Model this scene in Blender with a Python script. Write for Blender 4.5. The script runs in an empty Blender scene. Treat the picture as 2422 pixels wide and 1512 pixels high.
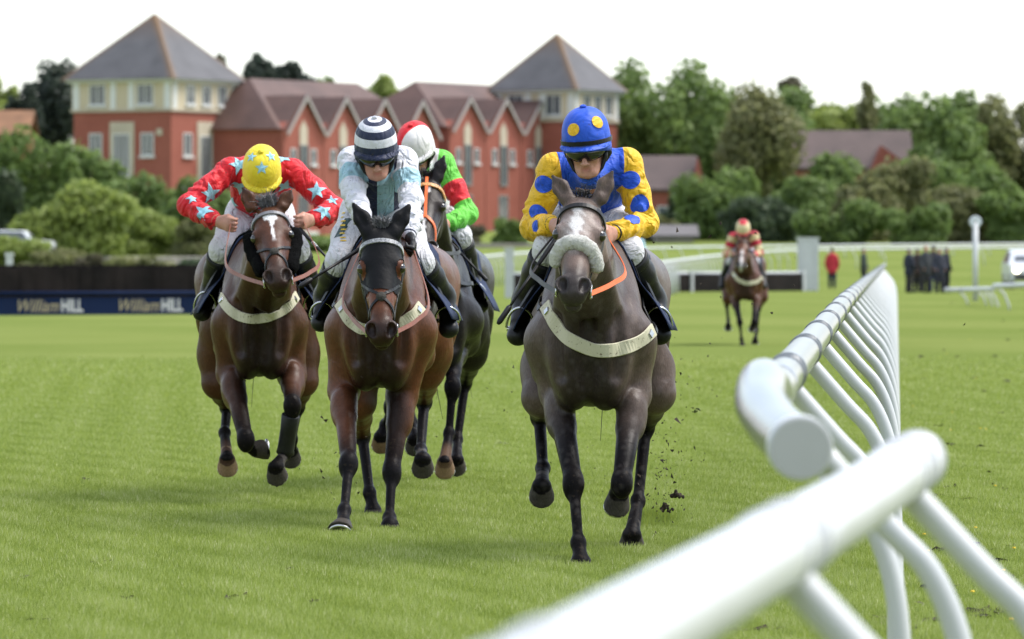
import bpy, bmesh, math, random
import numpy as np
from mathutils import Vector, Matrix
from mathutils.bvhtree import BVHTree
random.seed(7); rng = np.random.default_rng(7)
scene = bpy.context.scene
C = scene.collection
# ---------------------------------------------------------------- camera
HC, HZ, FP = 1.36, 605.0, 13455.0          # camera height, horizon row, focal length in photo pixels (2422 wide)
cam_d = bpy.data.cameras.new('camera'); cam = bpy.data.objects.new('camera', cam_d); C.objects.link(cam)
scene.camera = cam
cam_d.sensor_width = 36.0; cam_d.lens = 36.0*FP/2422.0
cam_d.clip_start = 0.5; cam_d.clip_end = 4000
cam.location = (0, 0, HC)
cam.rotation_euler = (math.radians(90) - math.atan((756-HZ)/FP), 0, 0)
cam_d.dof.use_dof = True; cam_d.dof.focus_distance = 26.6; cam_d.dof.aperture_fstop = 6.6
# ---------------------------------------------------------------- world, sun, exposure
SUN_EL, SUN_AZ = math.radians(56), math.radians(80)    # azimuth from +Y (away from camera) towards +X (right)
world = bpy.data.worlds.new('World'); scene.world = world; world.use_nodes = True
wn = world.node_tree; wn.nodes.clear()
w_out = wn.nodes.new('ShaderNodeOutputWorld'); w_add = wn.nodes.new('ShaderNodeAddShader')
w_sky = wn.nodes.new('ShaderNodeTexSky'); w_sky.sky_type = 'NISHITA'; w_sky.sun_disc = False
w_sky.sun_elevation = SUN_EL; w_sky.sun_rotation = SUN_AZ
w_b1 = wn.nodes.new('ShaderNodeBackground'); w_b1.inputs[1].default_value = 0.05
w_b2 = wn.nodes.new('ShaderNodeBackground'); w_b2.inputs[1].default_value = 0.23
w_tc = wn.nodes.new('ShaderNodeTexCoord'); w_no = wn.nodes.new('ShaderNodeTexNoise'); w_no.inputs['Scale'].default_value = 2.2
w_no.inputs['Detail'].default_value = 5
w_cr = wn.nodes.new('ShaderNodeValToRGB')
w_cr.color_ramp.elements[0].position = .3; w_cr.color_ramp.elements[0].color = (.80, .86, .95, 1)
w_cr.color_ramp.elements[1].position = .6; w_cr.color_ramp.elements[1].color = (1.0, 1.0, 1.0, 1)
wn.links.new(w_tc.outputs['Generated'], w_no.inputs['Vector']); wn.links.new(w_no.outputs['Fac'], w_cr.inputs['Fac'])
wn.links.new(w_cr.outputs['Color'], w_b2.inputs[0]); wn.links.new(w_sky.outputs[0], w_b1.inputs[0])
wn.links.new(w_b1.outputs[0], w_add.inputs[0]); wn.links.new(w_b2.outputs[0], w_add.inputs[1])
wn.links.new(w_add.outputs[0], w_out.inputs[0])
sun_d = bpy.data.lights.new('sun', 'SUN'); sun_d.energy = 1.5; sun_d.angle = math.radians(32); sun_d.color = (1, .96, .9)
sun = bpy.data.objects.new('sun', sun_d); C.objects.link(sun)
sd = Vector((math.sin(SUN_AZ)*math.cos(SUN_EL), math.cos(SUN_AZ)*math.cos(SUN_EL), math.sin(SUN_EL)))
sun.rotation_euler = sd.to_track_quat('Z', 'Y').to_euler(); sun.location = (20, 30, 40)
scene.view_settings.view_transform = 'Standard'; scene.view_settings.look = 'None'
scene.view_settings.exposure = 1.70; scene.view_settings.gamma = 1.0
scene.render.engine = 'CYCLES'
scene.cycles.max_bounces = 6; scene.cycles.diffuse_bounces = 3; scene.cycles.glossy_bounces = 3
scene.cycles.transparent_max_bounces = 8; scene.cycles.use_denoising = True

# ---------------------------------------------------------------- helpers
def A(*v): return np.array(v, float)
def P(x, y, Y):                              # a photo pixel at a known distance -> a point
    return A((x-1211)/FP*Y, Y, HC-(y-HZ)/FP*Y)
def ground_z(X, Y):
    X = np.asarray(X, float); Y = np.asarray(Y, float)
    z = np.clip(Y-262, 0, None)*0.0168
    z = np.minimum(z, 4.2)
    z = z + .45*np.exp(-(((X+27.5)/7.0)**2+((Y-298)/16.0)**2))
    return z
def unit(v):
    v = np.asarray(v, float); return v/max(1e-9, np.linalg.norm(v))
def tagp(o, label=None, cat=None, group=None, kind=None):
    if label: o['label'] = label
    if cat: o['category'] = cat
    if group: o['group'] = group
    if kind: o['kind'] = kind
    return o
def empty(name, loc, label, cat, group=None):
    o = bpy.data.objects.new(name, None); C.objects.link(o); o.location = tuple(loc); o.empty_display_size = .1
    return tagp(o, label, cat, group)
def wloc(p):
    l = Vector((0, 0, 0))
    while p is not None: l += p.location; p = p.parent
    return np.array(l)
def obj(name, verts, faces, mat, parent=None, smooth=False, attrs=None, origin=None):
    """ONE mesh object; verts in world space; origin at the parent's base (or at `origin`)."""
    verts = np.asarray(verts, float).reshape(-1, 3)
    o3 = wloc(parent) if parent is not None else (np.zeros(3) if origin is None else np.asarray(origin, float))
    me = bpy.data.meshes.new(name)
    if isinstance(faces, np.ndarray) and faces.ndim == 2:
        v = (verts-o3).astype(np.float32); n = faces.shape[1]
        me.vertices.add(len(v)); me.vertices.foreach_set('co', v.ravel())
        me.loops.add(faces.size); me.loops.foreach_set('vertex_index', faces.astype(np.int32).ravel())
        me.polygons.add(len(faces)); me.polygons.foreach_set('loop_start', np.arange(0, faces.size, n, dtype=np.int32))
        me.update(calc_edges=True)
    else:
        me.from_pydata([tuple(a) for a in verts-o3], [], [tuple(int(i) for i in f) for f in faces]); me.update()
    if smooth: me.polygons.foreach_set('use_smooth', np.ones(len(me.polygons), bool))
    for k, a in (attrs or {}).items():
        a = np.asarray(a, np.float32)
        if a.ndim == 2:
            at = me.attributes.new(k, 'FLOAT_COLOR', 'POINT')
            if a.shape[1] == 3: a = np.hstack([a, np.ones((len(a), 1), np.float32)])
            at.data.foreach_set('color', a.ravel())
        else:
            at = me.attributes.new(k, 'FLOAT', 'POINT'); at.data.foreach_set('value', a)
    if mat is not None: me.materials.append(mat)
    o = bpy.data.objects.new(name, me); C.objects.link(o)
    if parent is not None: o.parent = parent
    else: o.location = tuple(o3)
    return o
class MB:                                    # collects simple shapes into one mesh
    def __init__(s): s.v = []; s.f = []; s.n = 0
    def add(s, v, f):
        s.v.append(np.asarray(v, float).reshape(-1, 3)); s.f += [[i+s.n for i in q] for q in f]; s.n += len(s.v[-1]); return s
    def box(s, c, size, R=None, taper=1.0):
        x, y, z = [a/2 for a in size]
        v = np.array([[-x, -y, -z], [x, -y, -z], [x, y, -z], [-x, y, -z], [-x*taper, -y*taper, z], [x*taper, -y*taper, z], [x*taper, y*taper, z], [-x*taper, y*taper, z]])
        if R is not None: v = v @ np.asarray(R)
        return s.add(v+np.asarray(c, float), [[0, 3, 2, 1], [4, 5, 6, 7], [0, 1, 5, 4], [1, 2, 6, 5], [2, 3, 7, 6], [3, 0, 4, 7]])
    def tube(s, pts, r, n=10, cap=True, flat=None):
        v, f = sweep(pts, r, n, cap, flat); return s.add(v, f)
    def poly(s, pts, d):                     # prism: polygon swept by the vector d
        p = np.asarray(pts, float); n = len(p); d = np.asarray(d, float)
        f = [list(range(n))[::-1], list(range(n, 2*n))]+[[i, (i+1) % n, n+(i+1) % n, n+i] for i in range(n)]
        return s.add(np.vstack([p, p+d]), f)
    def build(s, name, mat, parent=None, smooth=False, origin=None, attrs=None):
        return obj(name, np.vstack(s.v), s.f, mat, parent, smooth, attrs, origin)
def catmull(pts, m=6):
    p = np.asarray(pts, float); p = np.vstack([2*p[0]-p[1], p, 2*p[-1]-p[-2]]); out = []
    for i in range(1, len(p)-2):
        for t in np.arange(m)/m:
            a, b, c, d = p[i-1], p[i], p[i+1], p[i+2]
            out.append(.5*((2*b)+(-a+c)*t+(2*a-5*b+4*c-d)*t*t+(-a+3*b-3*c+d)*t**3))
    out.append(p[-2]); return np.array(out)
def sweep(pts, r, n=10, cap=True, flat=None):
    p = np.asarray(pts, float); m = len(p); r = np.broadcast_to(np.asarray(r, float), (m,)) if np.ndim(r) < 2 else np.asarray(r)
    T = np.gradient(p, axis=0); T /= np.maximum(1e-9, np.linalg.norm(T, axis=1))[:, None]
    up = A(0, 0, 1) if abs(T[0][2]) < .9 else A(1, 0, 0)
    N = unit(np.cross(T[0], up)); v = []
    for i in range(m):
        N = unit(N-T[i]*np.dot(N, T[i])); B = np.cross(T[i], N)
        a = np.arange(n)/n*2*math.pi
        ra = r[i]
        v.append(p[i]+np.outer(np.cos(a), N)*ra+np.outer(np.sin(a), B)*ra*(flat or 1))
    f = [[i*n+j, i*n+(j+1) % n, (i+1)*n+(j+1) % n, (i+1)*n+j] for i in range(m-1) for j in range(n)]
    if cap: f += [list(range(n))[::-1], list(range((m-1)*n, m*n))]
    return np.vstack(v), f
def ribbon(pts, nrm, w, th):                 # a strap: rectangular section, lying on a surface with the given normals
    p = np.asarray(pts, float); nn = np.asarray(nrm, float); m = len(p)
    T = np.gradient(p, axis=0); T /= np.maximum(1e-9, np.linalg.norm(T, axis=1))[:, None]
    w = np.broadcast_to(np.asarray(w, float), (m,)); v = []
    for i in range(m):
        s = unit(np.cross(T[i], nn[i])); k = unit(np.cross(s, T[i])); k = k if np.dot(k, nn[i]) > 0 else -k
        v += [p[i]-s*w[i]/2, p[i]-s*w[i]/2*.9+k*th, p[i]+s*w[i]/2*.9+k*th, p[i]+s*w[i]/2]
    f = [[i*4+j, i*4+(j+1) % 4, (i+1)*4+(j+1) % 4, (i+1)*4+j] for i in range(m-1) for j in range(4)]
    return np.array(v), f+[[3, 2, 1, 0], [m*4-4, m*4-3, m*4-2, m*4-1]]

# ---------------------------------------------------------------- materials
def lin(r, g, b):
    f = lambda c: (c/255/12.92 if c/255 <= .04045 else ((c/255+.055)/1.055)**2.4)
    return (f(r), f(g), f(b))
class NT:
    def __init__(s, name):
        s.m = bpy.data.materials.new(name); s.m.use_nodes = True; s.t = s.m.node_tree
        s.b = next(n for n in s.t.nodes if n.type == 'BSDF_PRINCIPLED'); s.out = next(n for n in s.t.nodes if n.type == 'OUTPUT_MATERIAL')
    def new(s, t, **kw):
        n = s.t.nodes.new('ShaderNode'+t)
        for k, v in kw.items(): setattr(n, k, v)
        return n
    def link(s, a, b): s.t.links.new(a, b)
    def set(s, **kw):
        names = dict(rough='Roughness', spec='Specular IOR Level', metal='Metallic', coat='Coat Weight', coatr='Coat Roughness', sheen='Sheen Weight', sss='Subsurface Weight')
        for k, v in kw.items(): s.b.inputs[names[k]].default_value = v
        return s
    def col(s, c): s.b.inputs['Base Color'].default_value = (*c, 1); return s
    def coord(s, which='Object', scale=None):
        o = s.new('TexCoord').outputs[which]
        if scale is None: return o
        mp = s.new('Mapping'); mp.inputs['Scale'].default_value = scale if np.ndim(scale) else (scale,)*3
        s.link(o, mp.inputs['Vector']); return mp.outputs[0]
    def noise(s, scale, detail=4, rough=.55, co=None, dist=0):
        n = s.new('TexNoise'); n.inputs['Scale'].default_value = scale; n.inputs['Detail'].default_value = detail
        n.inputs['Roughness'].default_value = rough; n.inputs['Distortion'].default_value = dist
        s.link(co if co is not None else s.coord(), n.inputs['Vector']); return n.outputs['Fac']
    def ramp(s, fac, stops, interp='LINEAR'):
        n = s.new('ValToRGB'); cr = n.color_ramp; cr.interpolation = interp
        while len(cr.elements) < len(stops): cr.elements.new(.5)
        for e, (p, c) in zip(cr.elements, stops):
            e.position = p; e.color = (*c, 1) if np.ndim(c) else (c, c, c, 1)
        s.link(fac, n.inputs['Fac']); return n.outputs['Color']
    def mix(s, fac, a, b, mode='MIX'):
        n = s.new('Mix', data_type='RGBA', blend_type=mode)
        for i, v in ((0, fac), (6, a), (7, b)):
            if hasattr(v, 'is_linked') or hasattr(v, 'node'): s.link(v, n.inputs[i])
            elif np.ndim(v): n.inputs[i].default_value = (*v, 1)
            else: n.inputs[i].default_value = v
        return n.outputs[2]
    def math(s, op, a, b=0.0):
        n = s.new('Math', operation=op)
        for i, v in ((0, a), (1, b)):
            if hasattr(v, 'node'): s.link(v, n.inputs[i])
            else: n.inputs[i].default_value = v
        return n.outputs[0]
    def attr(s, name, out='Color'):
        n = s.new('Attribute'); n.attribute_name = name; return n.outputs[out]
    def bump(s, h, strength=.3, dist=.01):
        n = s.new('Bump'); n.inputs['Strength'].default_value = strength; n.inputs['Distance'].default_value = dist
        s.link(h, n.inputs['Height']); s.link(n.outputs[0], s.b.inputs['Normal'])
    def base(s, c): s.link(c, s.b.inputs['Base Color']); return s
def plain(name, c, rough=.5, var=.12, scale=8, spec=.5, metal=0, bump=0):
    t = NT(name).set(rough=rough, spec=spec, metal=metal)
    c = A(*c); f = t.noise(scale)
    t.base(t.ramp(f, [(.3, tuple(c*(1-var))), (.7, tuple(np.minimum(1, c*(1+var))))]))
    if bump: t.bump(t.noise(scale*6), bump, .004)
    return t.m
M = {}
M['white'] = plain('white_plastic', (.50, .51, .52), .35, .06, 3)
M['rail'] = plain('rail_tube', (.17, .18, .20), .16, .10, 2, .5)
M['collar'] = plain('rail_collar', (.09, .10, .11), .16, .05, 4, .6)
M['black_leather'] = plain('black_leather', (.009, .009, .010), .45, .3, 40, .3)
M['boot'] = plain('boot_leather', (.007, .007, .008), .40, .4, 14, .28, bump=.25)
M['brown_leather'] = plain('tan_leather', (.20, .055, .025), .45, .2, 30)
M['orange'] = plain('orange_rubber', (.72, .13, .02), .5, .1, 30)
M['metal'] = plain('steel', (.55, .55, .56), .25, .1, 30, .5, 1)
M['navy_cloth'] = plain('navy_cloth', (.012, .022, .06), .8, .2, 30, .3, bump=.2)
M['white_print'] = plain('white_print', (.50, .50, .50), .7, .04, 10)
M['glass'] = plain('window_glass', (.10, .11, .12), .08, .2, .6, .7)
M['bark'] = plain('bark', (.07, .055, .04), .9, .3, 3)
# ================================================================ THE SETTING
# ---- ground: one sheet, finer near the camera
def grass_material():
    t = NT('turf').set(rough=1, spec=.0)
    co = t.coord('Object')
    n1 = t.noise(900, 3, .6, co); n2 = t.noise(1.3, 5, .6, co); n3 = t.noise(.12, 3, .5, co)
    n4 = t.noise(14, 5, .65, t.coord('Object', (1, .25, 1)))
    c = t.ramp(n2, [(.25, (.145, .190, .046)), (.5, (.180, .230, .058)), (.75, (.215, .262, .072))])
    c = t.mix(.55, c, t.ramp(n3, [(.3, (.150, .200, .046)), (.7, (.225, .262, .085))]))
    c = t.mix(.35, c, t.ramp(n4, [(.3, (.06, .095, .014)), (.7, (.15, .19, .05))]))
    c = t.mix(.22, c, t.ramp(n1, [(.3, (.03, .055, .008)), (.7, (.17, .21, .06))]))
    # mown bands across the course
    sx = t.new('SeparateXYZ'); t.link(co, sx.inputs[0])
    ph = t.math('ADD', t.math('MULTIPLY', sx.outputs[1], .21), t.math('MULTIPLY', sx.outputs[0], .55))
    band = t.math('SINE', t.math('ADD', ph, t.math('MULTIPLY', n3, 9.0)))
    c = t.mix(t.math('MULTIPLY', t.math('ADD', band, 1.0), .11), c, (.27, .29, .10))
    t.base(c); t.bump(t.noise(160, 4, .7, co), .5, .02)
    return t.m
M['turf'] = grass_material()
ys = np.concatenate([np.linspace(-30, 15, 10), np.linspace(16, 60, 60), np.linspace(64, 250, 40), np.linspace(255, 520, 60), np.array([600, 800, 1200, 2000, 3000])])
us = np.concatenate([np.linspace(-1, -.12, 14), np.linspace(-.115, .115, 60), np.linspace(.12, 1, 14)])
gv = []
for y in ys:
    w = np.maximum(abs(y), 30)*1.0
    X = us*w; gv.append(np.stack([X, np.full_like(X, y), ground_z(X, np.full_like(X, y))], 1))
nu = len(us); idx = np.arange(len(ys)*nu).reshape(len(ys), nu)
gf = np.stack([idx[:-1, :-1], idx[:-1, 1:], idx[1:, 1:], idx[1:, :-1]], -1).reshape(-1, 4)
tagp(obj('ground', np.vstack(gv), gf, M['turf'], smooth=True), kind='structure')
# ---- grass blades on the near turf
def grass_blades():
    bl = []
    for (y0, y1, dens, hh) in ((19.0, 24, 9000, .034), (24, 30, 6500, .034), (30, 40, 3600, .036), (40, 78, 1500, .036)):
        w0 = .187*y1
        n = int((y1-y0)*w0*dens*.92)
        Y = rng.uniform(y0, y1, n); X = rng.uniform(-.5, .5, n)*.187*Y
        if y0 >= 40:
            kp = rng.uniform(0, 1, n) < ((78-Y)/38)**1.6; X = X[kp]; Y = Y[kp]; n = len(X)
        pat = np.sin(X*7.1+Y*2.3)*np.sin(X*3.3-Y*1.7)+.6*np.sin(X*17+Y*5)
        h = hh*rng.uniform(.45, 1.15, n)*(1+.16*pat)
        a = rng.uniform(0, 2*math.pi, n); lean = rng.uniform(.1, .75, n)*h
        wd = rng.uniform(.0016, .0034, n)*(Y/24)
        b = rng.uniform(-.5, .5, n)
        bx, by = np.cos(b)*wd, np.sin(b)*wd
        p0 = np.stack([X-bx, Y-by, np.full(n, -.004)], 1); p1 = np.stack([X+bx, Y+by, np.full(n, -.004)], 1)
        p2 = np.stack([X+np.cos(a)*lean, Y+np.sin(a)*lean, h], 1)
        r = np.clip(rng.normal(.5, .26, n)+.12*pat, 0, 1)
        bl.append((np.stack([p0, p1, p2], 1).reshape(-1, 3), np.repeat(r, 3)))
    # long tufts: the divot beside the hooves and weeds
    for (px, py, n, rad, hh) in ((1545, 1240, 700, .055, .10), (1530, 1252, 300, .05, .07), (1690, 1085, 120, .07, .05), (1710, 880, 140, .12, .07), (2210, 1240, 26, .05, .07)):
        Yc = 18299/(py-605); Xc = (px-1211)/FP*Yc
        X = Xc+rng.normal(0, rad, n); Y = Yc+rng.normal(0, rad, n); h = hh*rng.uniform(.4, 1.1, n)
        a = rng.uniform(0, 6.28, n); lean = h*rng.uniform(.1, .9, n); wd = .0026
        p0 = np.stack([X-wd, Y, np.full(n, -.004)], 1); p1 = np.stack([X+wd, Y, np.full(n, -.004)], 1)
        p2 = np.stack([X+np.cos(a)*lean, Y+np.sin(a)*lean, h], 1)
        bl.append((np.stack([p0, p1, p2], 1).reshape(-1, 3), np.repeat(rng.uniform(0, .35, n), 3)))
    v = np.vstack([b[0] for b in bl]); r = np.concatenate([b[1] for b in bl])
    t = NT('grass_blade').set(rough=.55, spec=.15)
    t.base(t.ramp(t.attr('rnd', 'Fac'), [(.05, (.12, .175, .035)), (.5, (.31, .375, .10)), (.8, (.46, .51, .20)), (1, (.64, .63, .36))]))
    tr = t.new('BsdfTranslucent'); tr.inputs[0].default_value = (.36, .44, .07, 1)
    mx = t.new('MixShader'); mx.inputs[0].default_value = .35
    t.link(t.b.outputs[0], mx.inputs[1]); t.link(tr.outputs[0], mx.inputs[2]); t.link(mx.outputs[0], t.out.inputs[0])
    o = obj('grass', v, np.arange(len(v)).reshape(-1, 3), t.m, attrs={'rnd': r})
    tagp(o, 'short mown green grass of the race track', 'grass', kind='stuff')
grass_blades()

# ---- running rails with bent posts
RAIL_R = .057
def rail_post(root, top, base_off, zb=0.0, r=.027, m=None):
    """bent post: leaves the tube sideways and down, then bends to the vertical."""
    t = np.asarray(top, float); b = t+base_off; b[2] = zb
    d = base_off/np.linalg.norm(base_off); L = np.linalg.norm(base_off); H = t[2]-zb
    pts = [t-A(0, 0, .02)]
    pts += [t+d*L*.45-A(0, 0, H*.17+.02), t+d*L*.72-A(0, 0, H*.29), t+d*L*.9-A(0, 0, H*.43), t+d*L*.985-A(0, 0, H*.60), t+d*L-A(0, 0, H*.8), b-A(0, 0, .05)]
    v, f = sweep(catmull(pts, 5), r, 14)
    return obj('post', v, f, m or M['white'], root, True)
def rail_run(name, pts, label, post_ys, off, end_pts=None, tube=None):
    root = empty(name, (pts[0][0]+off[0], pts[0][1], 0), label, 'rail')
    P3 = np.array(pts)
    def at(y):
        return A(np.interp(y, P3[:, 1], P3[:, 0]), y, np.interp(y, P3[:, 1], P3[:, 2]))
    ylist = sorted(post_ys); seg = [P3[0][1]]+[y+.05 for y in ylist if P3[0][1] < y < P3[-1][1]]+[P3[-1][1]]
    for a, b in zip(seg[:-1], seg[1:]):
        n = max(3, int((b-a)/.4))
        v, f = sweep([at(y) for y in np.linspace(a, b-.004, n)], RAIL_R, 28)
        obj('rail_tube', v, f, tube or M['rail'], root, True)
        if b < P3[-1][1]:
            for dy in (-.17, .17):
                v, f = sweep([at(b+dy-.035), at(b+dy-.03), at(b+dy+.03), at(b+dy+.035)], [RAIL_R+.002, RAIL_R+.0055, RAIL_R+.0055, RAIL_R+.002], 28)
                obj('collar', v, f, tube or M['collar'], root, True)
    for y in ylist: rail_post(root, at(y), A(*off))
    if end_pts is not None:
        v, f = sweep(catmull(end_pts, 8), RAIL_R+.004, 28)
        obj('end_bend', v, f, M['rail'], root, True)
        e = np.asarray(end_pts[-1], float); d = unit(e-np.asarray(end_pts[-2]))
        v, f = sweep([e-d*.05, e+d*.012, e+d*.016], [RAIL_R+.012, RAIL_R+.012, RAIL_R+.010], 32)
        obj('end_cap', v, f, M['white'], root, False)
        v, f = sweep([e+d*.0165, e+d*.020], [RAIL_R+.006, RAIL_R+.005], 32); obj('cap_disc', v, f, plain('cap_face', (.40, .40, .40), .5, .04), root, False)
    return root
def railA(Y): return A((2120-1211)/FP*Y-.335, Y, np.interp(Y, [12, 15.6, 37, 64, 130], [.985, .995, 1.06, 1.075, 1.09]))
ya = [12.4, 14.0, 15.6, 20, 28, 37, 50, 64, 90, 120, 160]
far = [railA(y) for y in ya[2:]]
endp = [railA(15.75), railA(15.2), P(1806, 905, 14.2), P(1800, 955, 13.4), P(1838, 1012, 12.7), P(1893, 1060, 12.0)]
rail_run('running_rail', far, 'long white running rail with bent posts along the right of the track', [17.3+3.5*k for k in range(0, 34)], (.335, 0, 0), endp)
ra = bpy.data.objects['running_rail']
rail_post(ra, railA(14.75)+A(.015, 0, -.02), A(.335, 0, 0)); rail_post(ra, P(1935, 1040, 12.1), A(.33, 0, 0))
bpts = [A(-.35, 2.6, .952), A(.218, 6.8, .952), A(.569, 9.5, .945), A(.80, 11.25, .955)]
rail_run('running_rail', bpts, 'white rail out of focus in the near right corner', [5.2, 8.0, 10.75], (.335, -.04, 0), None, M['white'])
rb = bpy.data.objects['running_rail.001']
v, f = sweep([A(.795, 11.2, .955), A(.80, 11.25, .955), A(.808, 11.31, .955), A(.813, 11.345, .955)], [RAIL_R+.004, RAIL_R+.004, RAIL_R*.8, RAIL_R*.3], 28)
obj('end_cap', v, f, M['white'], rb, True)

# ---- plain steeplechase fence with sponsor board, left
M['birch'] = plain('birch', (.010, .0075, .007), .95, .7, 1.2, .2)
M['navy_board'] = plain('navy_board', (.006, .014, .045), .8, .1, 1, .1)
M['gold'] = plain('gold_print', (.26, .22, .13), .6, .05, 3)
def text_mesh(s, size, shear=0, bold=0.0):
    cu = bpy.data.curves.new('txt', 'FONT'); cu.body = s; cu.size = size; cu.shear = shear; cu.offset = bold; cu.extrude = 0; cu.resolution_u = 3
    o = bpy.data.objects.new('txt', cu); C.objects.link(o); dg = bpy.context.evaluated_depsgraph_get(); dg.update()
    me = o.evaluated_get(dg).to_mesh(); v = np.array([x.co[:] for x in me.vertices]); f = [list(p.vertices) for p in me.polygons]
    o.evaluated_get(dg).to_mesh_clear(); bpy.data.objects.remove(o); bpy.data.curves.remove(cu)
    return v, f
def steeple_fence():
    a = A((-60-1211)/FP*129.5, 129.5, 0); b = A((520-1211)/FP*133, 133, 0); u = unit(b-a); L = np.linalg.norm(b-a); nrm = A(u[1], -u[0], 0)
    if nrm[1] > 0: nrm = -nrm
    root = empty('steeplechase_fence', (a+b)/2, 'dark birch jump fence with a navy sponsor board along its foot', 'fence')
    R = np.array([u, -nrm, A(0, 0, 1)])
    mb = MB(); k = 0
    # birch: bundles of upright twigs
    v = []; 
    n = 2600
    for i in range(n):
        s = rng.uniform(0, L); d = rng.uniform(-.32, .28); h = 1.12+rng.normal(0, .02); w = rng.uniform(.008, .02)
        p = a+u*s-nrm*d; l = u*rng.normal(0, .03)-nrm*rng.normal(.05, .04)
        v.append([p-u*w, p+u*w, p+u*w*.5+l+A(0, 0, h), p-u*w*.5+l+A(0, 0, h)])
    obj('birch_twigs', np.array(v).reshape(-1, 3), np.arange(4*n).reshape(-1, 4), M['birch'], root)['kind'] = 'stuff'
    MB().box((a+b)/2+A(0, 0, .53)-nrm*.0, (L, .58, 1.06), R).build('birch_core', M['birch'], root)
    MB().box((a+b)/2+nrm*.36+A(0, 0, .205), (L, .06, .41), R).build('sponsor_board', M['navy_board'], root)
    MB().tube([a+nrm*.40+A(0, 0, .50), b+nrm*.40+A(0, 0, .50)], .045, 8).build('ground_line_pole', M['navy_board'], root, True)
    brd = bpy.data.objects['sponsor_board']
    s0 = (22+60)/580*L
    for k in range(3):
        st = s0+k*L*237/580
        for txt, sz, sh, bo, dx, mat in (('William', .40, .35, .004, 0, M['gold']), ('HILL', .40, 0, .010, 1.12, M['white_print'])):
            tv, tf = text_mesh(txt, sz, sh, bo); w = tv[:, 0].max()-tv[:, 0].min()
            want = 1.06 if txt == 'William' else .56
            tv[:, 0] = (tv[:, 0]-tv[:, 0].min())/w*want
            W = a+np.outer(st+dx+tv[:, 0], u)+nrm*.392+np.outer(tv[:, 1]+.08, A(0, 0, 1))
            if st+dx+want < L: obj('lettering', W, tf, mat, brd)
steeple_fence()

# ---- hurdles, wings, far rails, finish post
def simple_rail(name, pts, label, h_tube=.065, spacing=3.0, group=None):
    p = np.array(pts); root = empty(name, (p[0][0], p[0][1], float(ground_z(p[0][0], p[0][1]))), label, 'rail', group)
    c = catmull(p, 8); v, f = sweep(c, h_tube, 8); obj('rail_tube', v, f, M['white'], root, True)
    d = np.concatenate([[0], np.cumsum(np.linalg.norm(np.diff(c, axis=0), axis=1))])
    for s in np.arange(.4, d[-1], spacing):
        q = A(*[np.interp(s, d, c[:, i]) for i in range(3)]); zb = float(ground_z(q[0], q[1]))
        bl = A(.30, .05, 0); t = q-A(0, 0, .03)
        v, f = sweep([t, t+bl*.6-A(0, 0, .18), t+bl*.95-A(0, 0, .45), A(q[0]+.30, q[1]+.05, zb-.03)], .03, 6)
        obj('post', v, f, M['white'], root, True)
simple_rail('far_rail', [P(1060, 613, 225), P(1128, 609, 240), P(1272, 597, 280), P(1549, 587, 313), P(1880, 582, 330), P(2430, 577, 345)], 'farthest white rail curving across the course below the trees', spacing=3.2)
simple_rail('far_rail', [P(1555, 623, 190), P(1607, 616, 222), P(1709, 604, 262), P(1880, 592, 292), P(2150, 588, 305), P(2430, 585, 312)], 'white rail curving in front of the farthest rail', spacing=3.0)
simple_rail('low_rail', [P(2236, 686, 158), P(2300, 685, 157), P(2350, 684, 150)], 'short low white rail beside the finish post', spacing=2.0)
simple_rail('low_rail', [P(2352, 677, 143), P(2390, 676, 141), P(2440, 674, 139)], 'low white rail at the right edge beyond the finish post', spacing=3.2)
def hurdle():
    a = A((1205-1211)/FP*205, 205, 0); b = A((1893-1211)/FP*219, 219, 0); u = unit(b-a); nrm = A(u[1], -u[0], 0); L = np.linalg.norm(b-a)
    root = empty('hurdle_fence', (a+b)/2, 'dark hurdle fence with a padded white top behind the grey horse', 'fence')
    n = 5
    for i in range(n):
        p, q = a+u*L*i/n, a+u*L*(i+1)/n
        R = np.array([u, -nrm, A(0, 0, 1)])
        MB().box((p+q)/2+A(0, 0, .33), (L/n-.12, .25, .66), R).build('birch_panel', M['birch'], root)
        MB().tube([p+u*.05+A(0, 0, .70), q-u*.05+A(0, 0, .70)], .06, 8).build('padded_top', M['white'], root, True)
        MB().box(q+nrm*.16+A(0, 0, .40), (.10, .08, .8), R).build('post', M['white'], root)
hurdle()
def wing(px0, px1, ytop, Y, label, name='fence_wing', d=.5):
    a = P(px0, HZ, Y); b = P(px1, HZ, Y); z = HC-(ytop-HZ)/FP*Y
    root = empty(name, ((a[0]+b[0])/2, Y, 0), label, 'fence wing'); w = b[0]-a[0]; cx = (a[0]+b[0])/2
    MB().box((cx, Y+d/2, z/2), (w, d, z)).build('panel', M['white'], root)
    MB().box((cx, Y+d/2, z+.035), (w+.06, d+.06, .07)).build('cap', M['white'], root)
    for sx in (-1, 1): MB().box((cx+sx*w*.36, Y-.012, z/2), (w*.08, .02, z*.96)).build('batten', M['white'], root)
wing(1887, 1936, 566, 220, 'tall white fence wing beside the dark hurdle')
wing(1194, 1215, 592, 183, 'narrow white fence wing left of the grey horse', d=.25)
def finish_post():
    Y = 171; x = P(2307, 600, Y)[0]
    root = empty('finish_post', (x, Y, 0), 'white round-topped finish post on the right of the track', 'post')
    MB().tube([(x, Y, -.02), (x, Y, 2.35)], .085, 14).build('pole', M['white'], root, True)
    v, f = sweep([(x, Y-.04, 2.38), (x, Y-.03, 2.38), (x, Y+.03, 2.38), (x, Y+.04, 2.38)], [.16, .18, .18, .16], 24)
    obj('disc', v, f, plain('post_disc', (.62, .66, .72), .4, .05), root)
    v, f = sweep([(x, Y-.05, 2.38), (x, Y-.041, 2.38)], [.07, .07], 18); obj('disc_centre', v, f, M['white'], root)
finish_post()
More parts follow.
